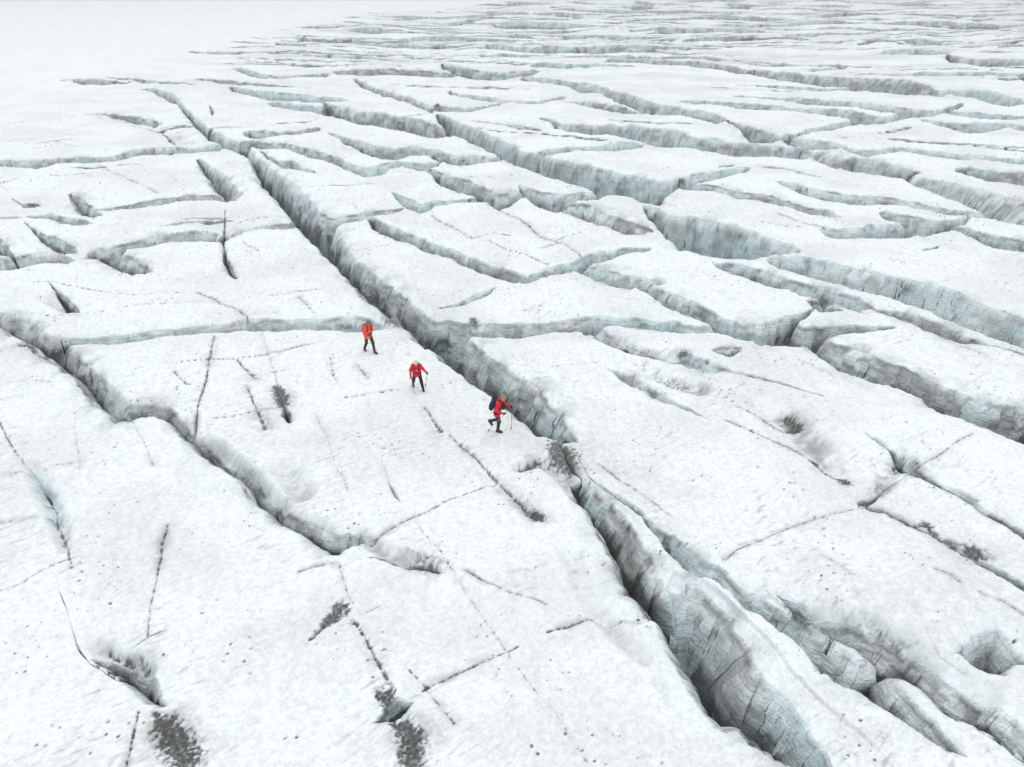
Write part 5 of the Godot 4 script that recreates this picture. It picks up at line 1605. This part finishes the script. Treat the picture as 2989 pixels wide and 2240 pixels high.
func hikers() -> void:
	weave_tex = grain_texture(41, 0.06, Color(0.82, 0.82, 0.82), Color.WHITE)
	# the first, behind: orange jacket, walking down towards the right
	var at := stand(-6.97, -33.02)
	var turn := deg_to_rad(42)
	var j := {
		"hip": Vector3(0, 0.93, 0.0), "chest": Vector3(0.0, 1.30, 0.07), "neck": Vector3(0, 1.475, 0.12), "head": Vector3(-0.01, 1.605, 0.21), "face": Vector3(0.12, -0.42, 0.9),
		"shoulder_r": Vector3(-0.185, 1.41, 0.09), "elbow_r": Vector3(-0.27, 1.13, 0.12), "wrist_r": Vector3(-0.20, 0.93, 0.28), "point_r": Vector3(0.12, -0.45, 0.5), "grip_r": Vector3(0.2, 0.4, 0.6), "curl_r": 0.6,
		"shoulder_l": Vector3(0.185, 1.41, 0.07), "elbow_l": Vector3(0.265, 1.13, -0.02), "wrist_l": Vector3(0.25, 0.90, -0.08), "point_l": Vector3(0, -1, 0.1), "grip_l": Vector3(0.0, 0.1, 1), "curl_l": 0.6,
		"knee_r": Vector3(-0.11, 0.52, -0.02), "ankle_r": Vector3(-0.10, 0.125, -0.26), "toe_r": Vector3(-0.14, 0.055, -0.07),
		"knee_l": Vector3(0.10, 0.53, 0.22), "ankle_l": Vector3(0.10, 0.13, 0.30), "toe_l": Vector3(0.12, 0.06, 0.49)}
	hiker("person in orange jacket and grey hat striding with bare hand at the thigh", at, turn, j, {"skin": Color(0.50, 0.30, 0.22), "hair": Color(0.08, 0.06, 0.05), "beard": true, "jacket": Color(1.0, 0.34, 0.2), "trousers": Color(0.20, 0.18, 0.205), "boots": Color(0.36, 0.20, 0.12), "hat": Color(0.42, 0.43, 0.47), "hat_edge": Color(0.38, 0.39, 0.43)})
	backpack("small dark red backpack on the back of the hiker in orange", at, turn, j, Color(0.26, 0.06, 0.06), Color(0.20, 0.05, 0.045), 0.30, 0.14)
	# the second, in the middle: red jacket, cream hat, two poles, coming straight on
	at = stand(-4.15, -29.11)
	turn = deg_to_rad(4)
	j = {
		"hip": Vector3(-0.02, 0.86, -0.05), "chest": Vector3(-0.02, 1.21, 0.05), "neck": Vector3(-0.02, 1.37, 0.11), "head": Vector3(-0.02, 1.485, 0.20), "face": Vector3(-0.05, -0.5, 0.85),
		"shoulder_r": Vector3(-0.19, 1.31, 0.07), "elbow_r": Vector3(-0.31, 1.03, 0.0), "wrist_r": Vector3(-0.30, 0.78, 0.18), "point_r": Vector3(0.1, -0.8, 0.35), "grip_r": Vector3(-0.1, 0.75, -0.5), "curl_r": 1.25,
		"shoulder_l": Vector3(0.155, 1.31, 0.07), "elbow_l": Vector3(0.28, 1.07, 0.02), "wrist_l": Vector3(0.43, 0.96, 0.16), "point_l": Vector3(0.35, -0.2, 0.5), "grip_l": Vector3(0, 1, 0), "curl_l": 1.3,
		"knee_r": Vector3(-0.20, 0.47, 0.02), "ankle_r": Vector3(-0.25, 0.22, -0.20), "toe_r": Vector3(-0.22, 0.06, -0.08),
		"knee_l": Vector3(0.16, 0.48, 0.10), "ankle_l": Vector3(0.22, 0.13, 0.12), "toe_l": Vector3(0.27, 0.06, 0.31)}
	hiker("person in red jacket and cream hat bending forward over two poles", at, turn, j, {"skin": Color(0.58, 0.40, 0.30), "hair": Color(0.25, 0.17, 0.10), "jacket": Color(0.93, 0.05, 0.21), "trousers": Color(0.075, 0.078, 0.10), "boots": Color(0.06, 0.055, 0.055), "gloves": Color(0.08, 0.04, 0.045), "hat": Color(0.86, 0.84, 0.76), "hat_edge": Color(0.80, 0.77, 0.68)})
	backpack("dark backpack with black straps behind the hiker in the cream hat", at, turn, j, Color(0.07, 0.06, 0.075), Color(0.22, 0.02, 0.05), 0.24, 0.13)
	# a little shorter than the others
	var small := 0.94
	for o in get_children():
		if o is Node3D and o.position == at:
			o.scale = Vector3.ONE * small
	var mid := Transform3D(Basis(Vector3.UP, turn).scaled(Vector3.ONE * small), at)
	pole("tan pole in the lowered hand of the hiker in the cream hat", mid * Vector3(-0.27, 0.71, 0.25), stand(-4.25, -28.56), Color(0.66, 0.56, 0.46))
	pole("grey pole held upright in the raised hand of the hiker in the cream hat", mid * Vector3(0.49, 0.93, 0.25), stand(-3.88, -29.51), Color(0.45, 0.46, 0.52))
	# the third, in front: red jacket, blue backpack, two poles, walking to the right
	at = stand(-0.57, -25.70)
	turn = deg_to_rad(74)
	j = {
		"hip": Vector3(0, 0.94, -0.02), "chest": Vector3(0.0, 1.31, 0.07), "neck": Vector3(0, 1.485, 0.13), "head": Vector3(-0.01, 1.60, 0.235), "face": Vector3(-0.25, -0.35, 0.9),
		"shoulder_r": Vector3(-0.185, 1.42, 0.07), "elbow_r": Vector3(-0.27, 1.12, 0.04), "wrist_r": Vector3(-0.20, 1.00, 0.26), "point_r": Vector3(0.1, -0.15, 0.5), "grip_r": Vector3(0.05, 0.8, 0.45), "curl_r": 1.3,
		"shoulder_l": Vector3(0.185, 1.42, 0.09), "elbow_l": Vector3(0.27, 1.15, 0.22), "wrist_l": Vector3(0.21, 1.12, 0.44), "point_l": Vector3(-0.05, -0.1, 0.5), "grip_l": Vector3(0, 1, 0.05), "curl_l": 1.3,
		"knee_r": Vector3(-0.08, 0.53, 0.07), "ankle_r": Vector3(-0.07, 0.13, 0.02), "toe_r": Vector3(-0.08, 0.06, 0.22),
		"knee_l": Vector3(0.09, 0.52, -0.01), "ankle_l": Vector3(0.09, 0.40, -0.30), "toe_l": Vector3(0.08, 0.21, -0.25)}
	hiker("person in red jacket with blue backpack lifting the rear foot", at, turn, j, {"skin": Color(0.50, 0.31, 0.23), "hair": Color(0.22, 0.16, 0.12), "jacket": Color(0.91, 0.04, 0.18), "trousers": Color(0.165, 0.155, 0.18), "boots": Color(0.26, 0.14, 0.085), "gloves": Color(0.035, 0.03, 0.035), "hat": Color(0.62, 0.52, 0.43), "hat_edge": Color(0.72, 0.64, 0.56)})
	backpack("tall navy blue backpack on the hiker nearest the crevasse edge", at, turn, j, Color(0.05, 0.16, 0.33), Color(0.02, 0.03, 0.055), 0.42, 0.19)
	var fore := Transform3D(Basis(Vector3.UP, turn), at)
	pole("grey pole planted ahead of the hiker with the blue backpack", fore * Vector3(0.195, 1.10, 0.53), stand(-0.03, -25.91), Color(0.33, 0.32, 0.36))
	pole("grey pole trailing behind the boots of the hiker with the blue backpack", fore * Vector3(-0.185, 0.98, 0.35), stand(-0.98, -25.70), Color(0.55, 0.55, 0.57))
	# a camera pouch worn on the chest of the third
	var pouch := thing("chest_pouch", "dark grey pouch strapped to the chest of the hiker with the blue backpack", "pouch", at, turn)
	put(pouch, "pouch_body", flesh([[Vector3(-0.07, 1.17, 0.25), Vector3(0.07, 1.17, 0.25), 0.075, 0.075], [Vector3(-0.06, 1.24, 0.24), Vector3(0.06, 1.24, 0.24), 0.065, 0.065]], 0.012, 0.02), cloth(Color(0.13, 0.125, 0.13), 0.8))
	put(pouch, "pouch_lid", flesh([[Vector3(-0.06, 1.29, 0.235), Vector3(0.06, 1.29, 0.235), 0.05, 0.05]], 0.012, 0.02), cloth(Color(0.07, 0.07, 0.075), 0.8))

func scatter_grit() -> void:
	# loose stones and gravel lodged in the seams and on the dirty edges
	var rng := RandomNumberGenerator.new()
	rng.seed = 5
	var st := SurfaceTool.new()
	st.begin(Mesh.PRIMITIVE_TRIANGLES)
	var ico := SphereMesh.new()
	ico.radius = 0.5
	ico.height = 0.75
	ico.radial_segments = 6
	ico.rings = 3
	var arr := ico.get_mesh_arrays()
	var vs: PackedVector3Array = arr[Mesh.ARRAY_VERTEX]
	for i in vs.size():
		vs[i] += Vector3(sin(vs[i].y * 7.0 + vs[i].z * 3.0), sin(vs[i].x * 6.0), cos(vs[i].x * 5.0 + vs[i].y * 4.0)) * 0.1
	arr[Mesh.ARRAY_VERTEX] = vs
	var mesh := ArrayMesh.new()
	mesh.add_surface_from_arrays(Mesh.PRIMITIVE_TRIANGLES, arr)
	var m := StandardMaterial3D.new()
	m.resource_name = "dark_stone"
	m.albedo_color = Color(0.26, 0.25, 0.245)
	m.roughness = 0.9
	mesh.surface_set_material(0, m)
	var spots: Array[Transform3D] = []
	var tries := 0
	for k in range(0, g_col.size()):
		# where the surface is dark with grit, some stones are large enough to see
		if g_col[k].r < 0.30 and g_sd[k] > 0.02 and gz_of(k) > -40.0 and gz_of(k) < -8.0 and rng.randf() < 0.16:
			var p := g_pos[k] + Vector3(rng.randf_range(-0.02, 0.02), 0.002, rng.randf_range(-0.02, 0.02))
			var s := 0.012 + 0.045 * pow(rng.randf(), 4.0)
			var b := Basis.from_euler(Vector3(rng.randf() * 0.6, rng.randf() * TAU, rng.randf() * 0.6)).scaled(Vector3(s, s * 0.8, s * 1.2))
			spots.append(Transform3D(b, p))
	var mm := MultiMesh.new()
	mm.transform_format = MultiMesh.TRANSFORM_3D
	mm.mesh = mesh
	mm.instance_count = spots.size()
	for i in spots.size():
		mm.set_instance_transform(i, spots[i])
	var o := MultiMeshInstance3D.new()
	o.name = "gravel"
	o.multimesh = mm
	o.set_meta("kind", "stuff")
	o.set_meta("label", "dark gravel lodged in the seams of the ice")
	o.set_meta("category", "gravel")
	add_child(o)

func gz_of(k: int) -> float:
	return g_pos[k].z
